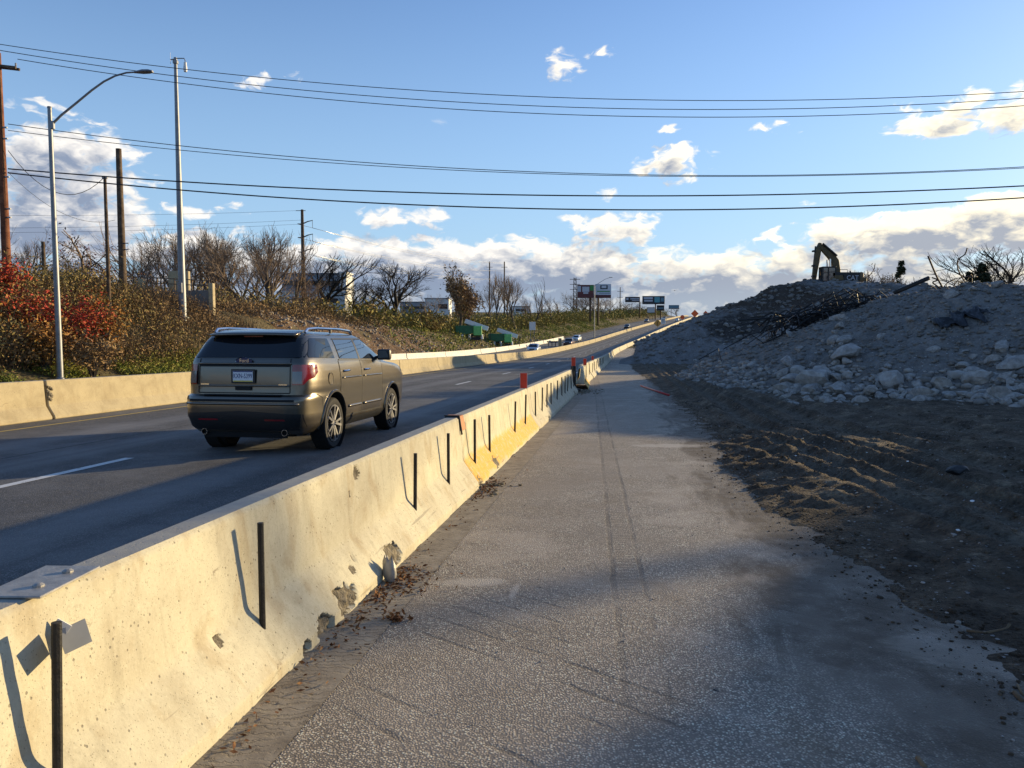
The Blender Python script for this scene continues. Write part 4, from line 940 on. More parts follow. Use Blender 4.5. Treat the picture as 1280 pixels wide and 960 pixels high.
def build_suv():
    t = thing('suv', 'bronze grey sport utility vehicle with dark rear window driving along the lane', 'car')
    S = Shell([(.27, .32, 4.70, .80), (.31, .17, 4.85, .88), (.40, .07, 4.93, .95), (.55, .01, 4.98, .98), (.70, 0, 5.0, .985), (.80, .008, 5.0, .99), (.835, .03, 4.99, .99), (.862, .105, 4.98, .988),
               (.95, .115, 4.96, .995), (1.05, .12, 4.93, .992), (1.13, .125, 4.85, .984), (1.19, .13, 4.70, .976), (1.23, .135, 4.45, .968), (1.27, .14, 3.95, .960), (1.31, .15, 3.72, .948), (1.36, .17, 3.62, .932),
               (1.45, .24, 3.42, .898), (1.55, .32, 3.20, .858), (1.63, .39, 3.0, .820), (1.69, .45, 2.84, .785), (1.73, .52, 2.70, .735), (1.758, .62, 2.5, .655), (1.772, .85, 2.2, .52), (1.778, 1.2, 1.9, .2)], 10)
    body = S.mesh('body').build('body', MATS['paint_bronze'], t, smooth=33)
    XA, XB, WR = 1.10, 3.97, .385
    cs = []
    for x in (XA, XB):
        for sg in (-1, 1):
            c = MB().lathe([(0, -.2), (.455, -.2), (.455, .2), (0, .2)], 40, 'y').build('c', None); c.location = (x, sg*.98, WR + .02); cs.append(c)
    cut(body, cs)
    for x in (XA, XB):
        for sg in (-1, 1):
            w = MB().lathe([(0, -sg*.19), (.448, -sg*.19), (.448, sg*.02)], 32, 'y')
            o = w.build('wheel_well', MATS['well_black'], t, recalc=False); o.location = (x, sg*.975 - sg*0.0, WR + .02); o.location.y = sg * .97 if False else sg*.965
            wheel(t, x, sg*.845, WR, .255)
            # lip of the arch, following the body side
            P = []
            for k in range(15):
                a = R(-8 + 196*k/14); xx, zz = x + .47*math.cos(a), WR + .02 + .47*math.sin(a)
                P.append(S.side(xx, max(.30, zz), .004, sg))
            MB().tube(P, .022, 6).build('wheel_arch', MATS['paint_bronze'], t, smooth=40)
    side = lambda off: (lambda x, z: S.side(x, z, off, -1)); sideL = lambda off: (lambda x, z: S.side(x, z, off, 1)); rear = lambda off: (lambda y, z: S.rear(y, z, off)); front = lambda off: (lambda y, z: S.front(y, z, off))
    # dark glass: rear window wraps into the quarter windows
    bullet(t, 'rear_window', rear(.006), -.86, .86, lambda y: 1.385 - .0*abs(y), lambda y: 1.685 - .03*abs(y), 'dark_glass', 26, 8)
    bullet(t, 'windshield', front(.006), -.80, .80, lambda y: 1.33, lambda y: 1.68, 'dark_glass', 16, 6)
    roofz = 1.665
    for sd, nm in ((side, -1), (sideL, 1)):
        bullet(t, 'quarter_window', sd(.006), .36, 1.22, lambda x: 1.385 - .02*(x-.3), lambda x: 1.42 + (roofz-1.42) * min(1, max(0, (x - .36)/.22)), 'dark_glass', 14, 6)
        bullet(t, 'rear_door_window', sd(.008), 1.42, 2.24, lambda x: 1.36 - .02*(x-1.4), lambda x: roofz - .02 + .01*(x-1.4), 'side_glass', 10, 6)
        bullet(t, 'front_door_window', sd(.008), 2.33, 3.34, lambda x: 1.345 - .02*(x-2.4), lambda x: min(roofz - .01, max(1.36, 1.665 - (x - 2.78)*.56)), 'side_glass', 14, 6)
        # pillars and trim round the glass
        seam(sd(.010), [(2.285, 1.335), (2.285, 1.675)], .075).build('door_pillar', MATS['trim_black'], t)
        seam(sd(.009), [(1.36, 1.34), (3.40, 1.315)], .022).build('belt_trim', MATS['trim_black'], t)
        seam(sd(.009), [(1.40, 1.66), (2.72, 1.672), (3.36, 1.36)], .020).build('window_trim', MATS['trim_black'], t)
        # doors: panels standing a hair proud with dark gaps round them
        for (x0, x1, nmz) in ((1.33, 2.285, 'rear_door'), (2.29, 3.36, 'front_door')):
            lo = lambda x: .47 if x > 1.62 or True else .6
            if nmz == 'rear_door': lo = lambda x: max(.46, WR + .02 + math.sqrt(max(0, .505**2 - (x - XA)**2))) if abs(x - XA) < .505 else .46
            d = bullet(t, nmz, sd(.003), x0, x1, lo, lambda x: 1.325, 'paint_bronze', 12, 12)
            hx = x0 + .13
            h = MB().tube([sd(.012)(hx, 1.165), sd(.045)(hx + .04, 1.165), sd(.045)(hx + .18, 1.17), sd(.012)(hx + .22, 1.17)], .016, 6).build('handle', MATS['chrome'], d, smooth=40)
            seam(sd(.0045), [(x0, 1.32), (x0, lo(x0 + .0) if nmz == 'front_door' else lo(x0)), ], .020).build('door_gap', MATS['seam'], d)
            seam(sd(.0045), [(x0 + .02, .462), (x1, .462)] if nmz == 'front_door' else [(1.60, .462), (x1, .462)], .020).build('door_gap', MATS['seam'], d)
            # crease and sill moulding
            MB().tube([sd(.004)(x, 1.06) for x in np.linspace(x0 + .06, x1 - .05, 8)], .014, 5).build('crease', MATS['paint_bronze'], d, smooth=True)
            MB().tube([sd(.004)(x, .60) for x in np.linspace(max(1.66, x0 + .06), x1 - .04, 8)], .022, 5).build('moulding', MATS['chrome'] if False else MATS['paint_bronze'], d, smooth=True)
        seam(sd(.0045), [(3.36, 1.30), (3.36, .47)], .014).build('fender_gap', MATS['seam'], t)
        seam(sd(.0045), [(.45, .86), (.62, .80), (.66, .62)], .010).build('bumper_gap', MATS['seam'], t)
        bullet(t, 'sill', sd(.010), 1.60, 3.48, lambda x: .30, lambda x: .425, 'trim_black', 14, 3)
        # roof rail
        sg = nm; P = [(.62, sg*.72, 1.742), (.70, sg*.725, 1.795), (1.0, sg*.735, 1.812), (1.9, sg*.735, 1.815), (2.45, sg*.70, 1.80), (2.62, sg*.675, 1.745)]
        MB().tube(P, .021, 6).build('roof_rail', MATS['chrome'], t, smooth=40)
        MB().box((1.55, sg*.735, 1.775), (.05, .03, .06)).build('rail_foot', MATS['trim_black'], t)
        # mirror
        mr = MB(); mr.box((3.16, sg*1.10, 1.40), (.11, .25, .19)); m_ = mr.build('mirror', MATS['trim_black'], t, bevel=.035, segs=2, smooth=40)
        MB().beam((3.20, sg*.90, 1.345), (3.18, sg*1.02, 1.36), .06, .05).build('mirror_arm', MATS['trim_black'], m_)
        MB().box((3.102, sg*1.10, 1.40), (.004, .20, .14)).build('mirror_glass', MATS['side_glass'], m_)
        # tail lamp wrapping round the corner
        l = bullet(t, 'tail_lamp', (lambda sg: lambda k, z: (S.rear(sg*k, z, .012) if k < .93 else S.side(.36 + (k-.93)*2.2, z, .012, sg)))(sg), .735, .99, lambda k: 1.0 + max(0, k-.88)*1.6, lambda k: 1.285 + 0*k, 'lens_red', 16, 6)
        bullet(l, 'lamp_clear', (lambda sg: lambda k, z: S.rear(sg*k, z, .018))(sg), .74, .86, lambda k: 1.02, lambda k: 1.19, 'lens_clear', 6, 6)
        bullet(t, 'rear_reflector', (lambda sg: lambda k, z: S.rear(sg*k, z, .010))(sg), .36, .66, lambda k: .50, lambda k: .525, 'lens_red', 6, 2)
        bullet(t, 'headlamp', (lambda sg: lambda k, z: S.front(sg*k, z, .010))(sg), .55, .92, lambda k: .98, lambda k: 1.10, 'headlamp', 8, 3)
        if nm == -1:
            f = MB().lathe([(0, 0), (.085, 0), (.088, -.004), (.088, .01)], 24, 'y').build('fuel_door', MATS['paint_bronze'], t); p = S.side(.93, 1.06, .004, -1); f.location = p
            MB().lathe([(.087, -.002), (.095, -.002)], 24, 'y').build('fuel_door_gap', MATS['seam'], f)
    # rear: spoiler, tailgate seams, bumper
    sp = patch(lambda y, z: Vector((.36 + .22*abs(y)**3 + (z - 1.69)*4.2, y, 1.705 + (z-1.69)*.80 - .035*abs(y)**2.5)), -.67, .67, lambda y: 1.678, lambda y: 1.76, 20, 3).build('spoiler', MATS['paint_bronze'], t, smooth=40)
    sp.modifiers.new('s', 'SOLIDIFY').thickness = -.03
    bl = MB().box((.44, 0, 1.685), (.03, .30, .018)).build('brake_light', MATS['lens_red'], t)
    seam(rear(.005), [(-.70, .885), (.70, .885)], .014).build('tailgate_gap', MATS['seam'], t)
    for sg in (-1, 1): seam(rear(.005), [(sg*.705, .885), (sg*.70, 1.37)], .012).build('tailgate_gap', MATS['seam'], t)
    # tailgate relief: ledge under the glass, recessed centre panel edges
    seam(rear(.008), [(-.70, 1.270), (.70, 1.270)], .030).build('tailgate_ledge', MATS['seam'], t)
    MB().tube([S.rear(y, 1.298, .006) for y in np.linspace(-.72, .72, 16)], .018, 6).build('tailgate_rail', MATS['paint_bronze'], t, smooth=True)
    MB().tube([S.rear(y, .985, .000) for y in np.linspace(-.70, .70, 16)], .016, 6).build('tailgate_crease', MATS['paint_bronze'], t, smooth=True)
    bullet(t, 'step_pad', lambda y, v: Vector((.10 - v*.09 + .0*y, y, .868 - .012*v)), -.60, .60, lambda y: 0, lambda y: 1, 'trim_black', 8, 2)
    bullet(t, 'bumper_slot', rear(.006), -.80, .80, lambda y: .765, lambda y: .80, 'seam', 16, 2)
    MB().tube([S.rear(y, .735, .004) for y in np.linspace(-.86, .86, 20)], .020, 6).build('bumper_rail', MATS['paint_bronze'], t, smooth=True)
    bullet(t, 'bumper_lower', rear(.008), -.90, .90, lambda y: .36, lambda y: .64 - .05*abs(y), 'trim_black', 20, 5)
    MB().box((.30, 0, .30), (.3, 1.3, .10)).build('skid_plate', MATS['well_black'], t)
    for sg in (-1, 1): MB().lathe([(.04, 0), (.045, 0), (.045, .2)], 14, 'x', (.10, sg*.62, .33)).build('exhaust', MATS['chrome'], t)
    hd = MB().box((.095, 0, 1.0), (.02, .24, .05)).build('latch_grip', MATS['seam'], t); hd.location = (0, 0, -.05)
    # number plate and badge with their characters
    pm = MB().box((.098, 0, 1.12), (.012, .37, .20)).build('plate_frame', MATS['trim_black'], t, bevel=.005)
    pw = MB().box((.089, 0, 1.12), (.006, .305, .152)).build('number_plate', MATS['plate_white'], t)
    MB().box((.0885, 0, 1.053), (.006, .30, .018)).build('plate_stripe', MATS['plate_yellow'], pw)
    MB().box((.0885, 0, 1.187), (.006, .30, .016)).build('plate_stripe', MATS['plate_blue'], pw)
    tx = link('plate_number', text_mesh('KXN-5399', .082, .001), MATS['plate_blue'], pw); tx.matrix_local = Matrix.Translation((.0845, 0, 1.122)) @ Matrix(((0,0,-1,0),(-1,0,0,0),(0,1,0,0),(0,0,0,1))); tx.scale = (.80, 1.15, 1)
    bd = MB().lathe([(0, -.0), (.062, -.0), (.066, .004)], 28, 'x').build('badge', MATS['badge_blue'], t); p = S.rear(0, 1.335, .026); bd.location = p; bd.scale = (-1, 1.9, .75)
    rg = MB().lathe([(.058, -.001), (.066, -.003), (.070, .003)], 28, 'x').build('badge_ring', MATS['chrome'], bd)
    tx = link('badge_text', text_mesh('Ford', .075, .001), MATS['chrome'], t); tx.matrix_local = Matrix.Translation((p.x - .004, 0, 1.338)) @ Matrix(((0,0,-1,0),(-1,0,0,0),(0,1,0,0),(0,0,0,1)))
    tx = MB().box((.108, -.60, 1.005), (.005, .13, .018)).build('model_letters', MATS['chrome'], t); tx = MB().box((.108, .60, 1.005), (.005, .13, .018)).build('model_letters', MATS['chrome'], t)
    # dent low on the rear door
    return t
suv = build_suv()
# place: rear axle centre on the road, heading along the lane
hd = math.atan(.158); ra = Vector((-3.80, 12.25, 0))
suv.scale = (1.02, 1.02, 1.045)
suv.location = (ra.x - 1.10*math.sin(hd), ra.y - 1.10*math.cos(hd), float(G(ra.y - 1.1)) + .002); suv.rotation_euler = (0, -math.atan(-.0187) , math.pi/2 - hd)

def small_car(name, label, kind, paint, y, u, towards=True, group='cars on the road ahead'):
    if kind == 'suv':
        lv = [(.28, .2, 4.6, .80), (.45, .03, 4.72, .93), (.70, 0, 4.75, .95), (.95, .05, 4.72, .95), (1.08, .08, 4.4, .93), (1.14, .10, 3.5, .91), (1.35, .22, 3.15, .85), (1.58, .40, 2.75, .74), (1.68, .60, 2.5, .60), (1.71, 1.0, 2.1, .3)]
    elif kind == 'pickup':
        lv = [(.32, .2, 5.3, .85), (.50, .03, 5.45, .97), (.80, 0, 5.5, .98), (1.05, .03, 5.45, .97), (1.20, .05, 5.2, .95), (1.22, 1.7, 4.1, .93), (1.45, 1.9, 3.7, .86), (1.75, 2.15, 3.35, .74), (1.83, 2.35, 3.1, .6), (1.85, 2.6, 2.9, .3)]
    else:
        lv = [(.22, .2, 4.5, .78), (.38, .03, 4.66, .89), (.60, 0, 4.7, .91), (.80, .04, 4.66, .90), (.92, .10, 4.3, .89), (.98, .5, 3.45, .87), (1.18, 1.0, 3.0, .78), (1.36, 1.35, 2.65, .67), (1.42, 1.6, 2.4, .5), (1.44, 1.9, 2.1, .25)]
    S = Shell(lv, 7); zt = S.z[-1]; zb = {'suv': 1.14, 'pickup': 1.24, 'sedan': .98}[kind]; L = S.xf.max()
    t = thing(name, label, 'car', (0, 0, 0), 0, group)
    S.mesh('body', 2).build('body', MATS[paint], t, smooth=35)
    bullet(t, 'windshield', lambda a, z: S.front(a, z, .01), -.76*.9, .76*.9, lambda a: zb + .02, lambda a: zt - .09, 'dark_glass', 8, 4)
    bullet(t, 'rear_window', lambda a, z: S.rear(a, z, .01), -.64, .64, lambda a: zb + .04, lambda a: zt - .10, 'dark_glass', 8, 4)
    xr, xf, _ = S.par(zb + .16)
    for sg in (-1, 1):
        bullet(t, 'side_window', lambda x, z: S.side(x, z, .01, sg), xr + .35, xf - .25, lambda x: zb + .04, lambda x: zt - .13, 'dark_glass', 8, 3)
        bullet(t, 'headlamp', lambda a, z: S.front(sg*a, z, .012), .50, .84, lambda a: zb - .34, lambda a: zb - .20, 'headlamp', 4, 2)
        bullet(t, 'tail_lamp', lambda a, z: S.rear(sg*a, z, .012), .55, .84, lambda a: zb - .30, lambda a: zb - .10, 'lens_red', 4, 2)
        MB().box((xf - .35, sg*(S.w.max() + .08), zb + .08), (.12, .18, .13)).build('mirror', MATS['trim_black'], t, bevel=.02)
        for x in (.85, L - .95):
            w = MB().lathe([(0, -.12), (.22, -.12), (.33, -.10), (.34, 0), (.33, .10), (.22, .12), (0, .12)], 18, 'y').build('wheel', MATS['tyre'], t, smooth=40); w.location = (x, sg*(S.w.max() - .10), .34)
            a = MB().lathe([(0, 0), (.20, 0), (.21, .02)], 14, 'y').build('rim', MATS['alloy'], w); a.location = (0, sg*.125, 0)
    bullet(t, 'grille', lambda a, z: S.front(a, z, .012), -.42, .42, lambda a: zb - .42, lambda a: zb - .22, 'trim_black', 4, 2)
    bullet(t, 'number_plate', lambda a, z: S.rear(a, z, .012), -.17, .17, lambda a: zb - .36, lambda a: zb - .22, 'plate_white', 2, 2)
    sl = float(np.interp(y, _ys, _sl)); gr = float(G(y+2) - G(y-2)) / 4; h = math.atan(sl)
    x = float(XR(y)) + u; half = L/2
    sgn = -1 if towards else 1
    t.location = (x - sgn*half*math.sin(h), y - sgn*half*math.cos(h), float(G(y - sgn*half)) + .004)
    t.rotation_euler = (0, -sgn*math.atan(gr), math.pi/2 - h + (math.pi if towards else 0)); return t
small_car('sedan', 'silver car with dark windshield coming along the oncoming lane beside the white barriers', 'suv', 'paint_silver', 124, -13.3)
small_car('pickup_truck', 'dark maroon pickup truck following the silver car in the oncoming lanes', 'pickup', 'paint_maroon', 170, -13.4)
small_car('sedan', 'white car side by side with the maroon pickup in the oncoming lanes', 'suv', 'paint_whitecar', 196, -16.2)
small_car('suv', 'black car far up the hill in the oncoming lanes below the first billboard', 'suv', 'paint_black', 282, -14.6)
small_car('suv', 'dark grey car near the crest in the oncoming lanes beside the tan wall', 'suv', 'paint_greycar', 372, -17.0)
small_car('pickup_truck', 'black pickup truck at the crest behind the amber diamond sign', 'pickup', 'paint_black', 440, -14.0)
small_car('sedan', 'white car driving up our lanes towards the crest beside the work zone barriers', 'suv', 'paint_whitecar', 392, -3.6, False)
# ---------------------------------------------------------------- trees and brush
def branch_tree(seed, H=10.0, spread=.55, levels=5, up=.25, trunk_frac=.24, r0=.27, kids=(3, 4), droop=0.0, lean=0.0, wig=.16, multi=1):
    """tapered trunk with limbs; returns (trunk MB, twig MB, tip points)"""
    rr = random.Random(seed); T = MB(); W = MB(); tips = []
    def grow(p, d, L, r, lv):
        r = max(r, .013)
        n = 4 if lv < 2 else 3; pts = [p.copy()]; rad = [r]; q = p.copy(); dd = d.copy()
        for i in range(n):
            dd = (dd + Vector((rr.gauss(0, wig), rr.gauss(0, wig), rr.gauss(0, wig*.6) + up * .12 - droop*.05*lv))).normalized()
            q = q + dd * L / n; pts.append(q.copy()); rad.append(r * (1 - .42*(i+1)/n))
        (T if lv < 2 else W).tube(pts, rad, 6 if lv == 0 else (5 if lv == 1 else (4 if lv == 2 else 3)), cap=False)
        if lv >= levels: tips.append((q.copy(), dd.copy())); return
        k = rr.randint(*kids) + (1 if lv == 0 else 0)
        for j in range(k):
            f = rr.uniform(.35, 1.0) if lv > 0 else rr.uniform(.55, 1.0)
            if j == 0: f = 1.0
            idx = f * n; i0 = min(n-1, int(idx)); b = pts[i0].lerp(pts[i0+1], idx - i0)
            ax = dd.orthogonal().normalized(); ax.rotate(Matrix.Rotation(rr.uniform(0, 6.283), 3, dd).to_quaternion())
            ang = spread * rr.uniform(.55, 1.35) * (.45 if j == 0 else 1)
            nd = dd.copy(); nd.rotate(Matrix.Rotation(ang, 3, ax).to_quaternion()); nd = (nd + Vector((0, 0, up*.35))).normalized()
            grow(b, nd, L * rr.uniform(.58, .86), r * (.62 if j == 0 else rr.uniform(.38, .56)), lv + 1)
            if lv >= 2: tips.append((b.copy(), nd.copy()))
    for m in range(multi):
        d = Vector((lean + (rr.gauss(0, .25) if multi > 1 else 0), rr.gauss(0, .05) + (rr.gauss(0, .25) if multi > 1 else 0), 1)).normalized()
        grow(Vector((rr.gauss(0, .15*(multi > 1)), rr.gauss(0, .15*(multi > 1)), -.3)), d, H * trunk_frac + .3, r0 / math.sqrt(multi), 0)
    zt = max(p.z for p, _ in tips); k = H / zt
    for b in (T, W): b.v = [(x*k, y*k, z*k) for x, y, z in b.v]
    return T, W, [(p*k, d) for p, d in tips]
def leaf_mesh(name, C, size, rng, flat=.0, per=1, jit=.3):
    """numpy: leaf shaped quads (folded) round the points C"""
    C = np.repeat(np.asarray(C, float), per, 0); n = len(C); C = C + rng.normal(0, jit, C.shape)
    a = rng.normal(0, 1, (n, 3)); a[:, 2] *= (1 - flat); a /= np.linalg.norm(a, axis=1)[:, None]
    b = np.cross(a, rng.normal(0, 1, (n, 3))); b /= np.linalg.norm(b, axis=1)[:, None] + 1e-9
    s = (size * rng.uniform(.5, 1.35, n))[:, None]
    V = np.stack([C - a*s, C + b*s*.42, C + a*s, C - b*s*.42], 1).reshape(-1, 3); F = np.arange(4*n).reshape(n, 4)
    me = bpy.data.meshes.new(name); raw_mesh(me, V, F); return me
PROTO = {}
def tree_proto(key, tr, tw, leaf=None, **kw):
    T, W, tips = branch_tree(**kw)
    t = thing('tree', 'x', 'tree'); T.build('trunk', MATS[tr], t, smooth=True, recalc=False); W.build('crown', MATS[tw], t, recalc=False)
    if leaf:
        mat, size, per, frac, jit = leaf; rng = np.random.default_rng(kw['seed']); P = np.array([p[:] for p, _ in tips]); P = P[rng.random(len(P)) < frac]
        link('leaves', leaf_mesh('leaves', P, size, rng, per=per, jit=jit), MATS[mat], t)
    PROTO[key] = [t, False, kw.get('H', 10.0)]
tree_proto('bare_a', 'bark_grey', 'twig_brown', seed=3, levels=5, spread=.50, kids=(3, 3), trunk_frac=.34, up=.3)
tree_proto('bare_b', 'bark_grey', 'twig_brown', seed=14, levels=5, spread=.44, kids=(3, 4), trunk_frac=.36, up=.4)
tree_proto('bare_c', 'bark_grey', 'twig_brown', seed=25, levels=5, spread=.62, kids=(3, 3), trunk_frac=.30, multi=2)
tree_proto('bare_round', 'twig_black', 'twig_black', seed=36, levels=5, spread=.62, kids=(3, 4), trunk_frac=.24, up=.22)
tree_proto('brownleaf', 'bark_grey', 'twig_brown', ('leaf_brown', .20, 2, .75, .35), seed=47, levels=5, spread=.55, kids=(3, 4), trunk_frac=.22, up=.4)
tree_proto('orangeleaf', 'bark_grey', 'twig_brown', ('leaf_orange', .14, 1, .45, .3), seed=58, levels=5, spread=.6, kids=(3, 3), multi=2)
tree_proto('maroon', 'bark_grey', 'twig_brown', ('leaf_maroon', .17, 3, .8, .35), seed=69, levels=4, spread=.75, kids=(3, 4), trunk_frac=.15)
tree_proto('yellowtan', 'bark_grey', 'twig_brown', ('leaf_brown', .15, 2, .9, .3), seed=70, levels=4, spread=.8, kids=(3, 4), trunk_frac=.12, multi=3)
tree_proto('snag', 'bark_grey', 'twig_brown', seed=81, levels=3, spread=.45, kids=(2, 3), trunk_frac=.5, up=.5)
def tree(kind, px, Y, ytop, label, group=None, rz=None, wid=1.0, zg=None):
    p = at(px, ytop, Y); zg = (hg(p.x, Y) if zg is None else zg) - .1; h = max(1.5, p.z - zg)
    pr = PROTO[kind]; k = h / pr[2]; rz = random.uniform(0, 6.28) if rz is None else rz
    if not pr[1]:
        o = pr[0]; pr[1] = True; o.location = (p.x, Y, zg); o.rotation_euler = (0, 0, rz); o.scale = (k*wid, k*wid, k)
    else: o = dup(pr[0], (p.x, Y, zg), rz, scale=(k*wid, k*wid, k))
    o.name = {'maroon': 'maroon_tree', 'snag': 'dead_tree'}.get(kind, 'bare_tree' if kind.startswith('bare') else 'autumn_tree')
    o['label'] = label
    if 'group' in o.keys(): del o['group']
    if group: o['group'] = group
    return o
GL = 'bare trees along the top of the bank'; LL = 'bare brown tree in the tree line on the bank behind the tall poles'
for (kd, px, Y, yt, wd) in [('bare_a', 183, 92, 312, .9), ('bare_b', 205, 88, 300, 1), ('bare_c', 238, 95, 298, 1), ('bare_b', 262, 90, 294, 1.1), ('bare_a', 288, 86, 297, 1), ('bare_c', 312, 98, 293, 1), ('bare_b', 333, 84, 291, 1.15), ('bare_a', 352, 104, 306, 1), ('bare_c', 322, 78, 312, 1), ('bare_b', 275, 80, 308, .9), ('bare_c', 225, 82, 318, .9), ('bare_a', 300, 110, 300, 1.1), ('bare_b', 345, 92, 315, .9)]:
    tree(kd, px, Y, yt - 15, LL, GL, wid=wd)
for k in range(5): tree(random.choice(['bare_a', 'bare_b', 'bare_c']), random.uniform(172, 368), random.uniform(92, 125), random.uniform(284, 308), LL, GL)
tree('bare_a', 168, 78, 288, 'bare spreading tree between the wooden pole and the tall camera pole'); tree('bare_c', 15, 62, 283, 'bare thin tree behind the reddish utility pole'); tree('bare_b', 38, 75, 296, 'bare thin tree left behind the curved street lamp', wid=.8)
tree('bare_round', 402, 128, 312, 'bare dark tree in front of the white building', wid=1.1); tree('orangeleaf', 368, 96, 345, 'small tree with orange leaves beside the steel transmission pole'); tree('orangeleaf', 262, 74, 348, 'low tree with orange leaves near the end of the concrete headwall')
tree('bare_round', 489, 126, 322, 'solitary bare tree with a round fine crown above the torn slope', rz=1.0, wid=1.15)
tree('brownleaf', 573, 150, 327, 'tall tree keeping brown leaves beside the low white building', rz=.4, wid=1.0)
tree('brownleaf', 588, 158, 350, 'smaller brown leaved tree hugging the tall one', wid=1.2)
for (px, Y, yt) in ((617, 205, 338), (632, 212, 342), (645, 198, 345), (606, 190, 358)): tree('bare_b', px, Y, yt, 'bare tree around the twin wooden transmission poles', 'bare trees around the twin poles', wid=.9)
tree('snag', 669, 215, 347, 'leafless snag with few upright limbs above the olive scrub')
for (px, Y, yt) in ((655, 225, 366), (680, 235, 362), (692, 240, 364), (703, 260, 370), (664, 230, 370)): tree('bare_a', px, Y, yt, 'small bare tree standing behind the olive scrub left of the first billboard', 'small bare trees behind the scrub')
for (px, Y, yt) in ((719, 330, 365), (728, 340, 362), (738, 335, 368), (750, 345, 366), (760, 350, 364), (733, 360, 366)): tree('bare_c', px, Y, yt, 'bare tree rising behind the double billboard', 'bare trees behind the double billboard')
for (px, Y, yt) in ((785, 430, 375), (793, 440, 377), (812, 470, 380), (848, 560, 383)): tree('bare_c', px, Y, yt, 'low rounded tree near the far dark billboards', 'low trees near the far billboards', wid=1.4)
tree('maroon', 133, 70, 297, 'dark maroon leaved tree behind the two short wooden poles', wid=1.1); tree('maroon', 160, 74, 312, 'smaller maroon tree crowding the thick wooden pole', wid=1.1)
tree('bare_round', 445, 150, 352, 'low bare tree by the white building tower', wid=1.5); tree('bare_round', 435, 165, 360, 'small bare tree half behind the white tower', wid=1.4); tree('bare_c', 530, 230, 362, 'distant bare tree over the grey roof', wid=1.2)
# right side, beyond the mounds
zR = lambda px, Y: float(G(Y)) + 3.0
tree('yellowtan', 1080, 128, 330, 'tan bushy tree behind the excavator counterweight', zg=3.5, wid=1.2); tree('yellowtan', 1110, 122, 333, 'tan bushy tree left of the small dark evergreen', zg=3.5, wid=1.1); tree('yellowtan', 1143, 118, 345, 'low tan bush right of the small dark evergreen', zg=3.5, wid=1.2)
tree('bare_round', 1258, 84, 302, 'large bare spreading tree rising behind the near rubble mound', zg=2.0, rz=2.0, wid=1.25); tree('bare_round', 1222, 98, 335, 'small bare tree beside the dark spruce clump', zg=2.0)
for k, (x, y, h) in enumerate([(46, 30, 11.5), (50, 24, 12.5), (54, 33, 12), (43, 22, 10), (58, 28, 13), (48, 36.5, 10)]):     # beyond the right edge of the view
    kd = ('bare_a', 'brownleaf', 'bare_c', 'bare_b', 'brownleaf', 'bare_a')[k]; o = dup(PROTO[kd][0], (x, y, hg(x, y)), k*1.3, 'tree standing on the far side of the near rubble mound', 'trees right of the rubble mound', h/10)
    o.name = 'bare_tree'
def evergreen(px, Y, ytop, label, zg, w):
    p = at(px, ytop, Y); h = p.z - zg; rng = np.random.default_rng(int(px)); t = thing('evergreen_tree', label, 'tree', (p.x, Y, zg))
    MB().tube([(0, 0, -.3), (0, 0, h*.9)], [.12, .03], 6).build('trunk', MATS['bark_grey'], t)
    C = []
    for k in range(26):
        f = rng.random()**.8; a = rng.uniform(0, 6.28); L = w * (1 - f*.75) * rng.uniform(.6, 1.15)
        for s in np.linspace(.15, 1, 14): C.append((math.cos(a)*L*s, math.sin(a)*L*s, h*(.12 + .86*f) - .25*L*s*s + .1*s))
    link('crown', leaf_mesh('crown', C, .20, rng, per=6, jit=.16), MATS['leaf_evergreen'], t)
evergreen(1126, 112, 326, 'dark narrow evergreen between tan bushes behind the mound', 3.4, 1.5); evergreen(1228, 82, 331, 'dark evergreen left of the large bare tree', 2.0, 1.6); evergreen(1213, 84, 343, 'low dark evergreen by the bent rebar', 2.0, 1.5)

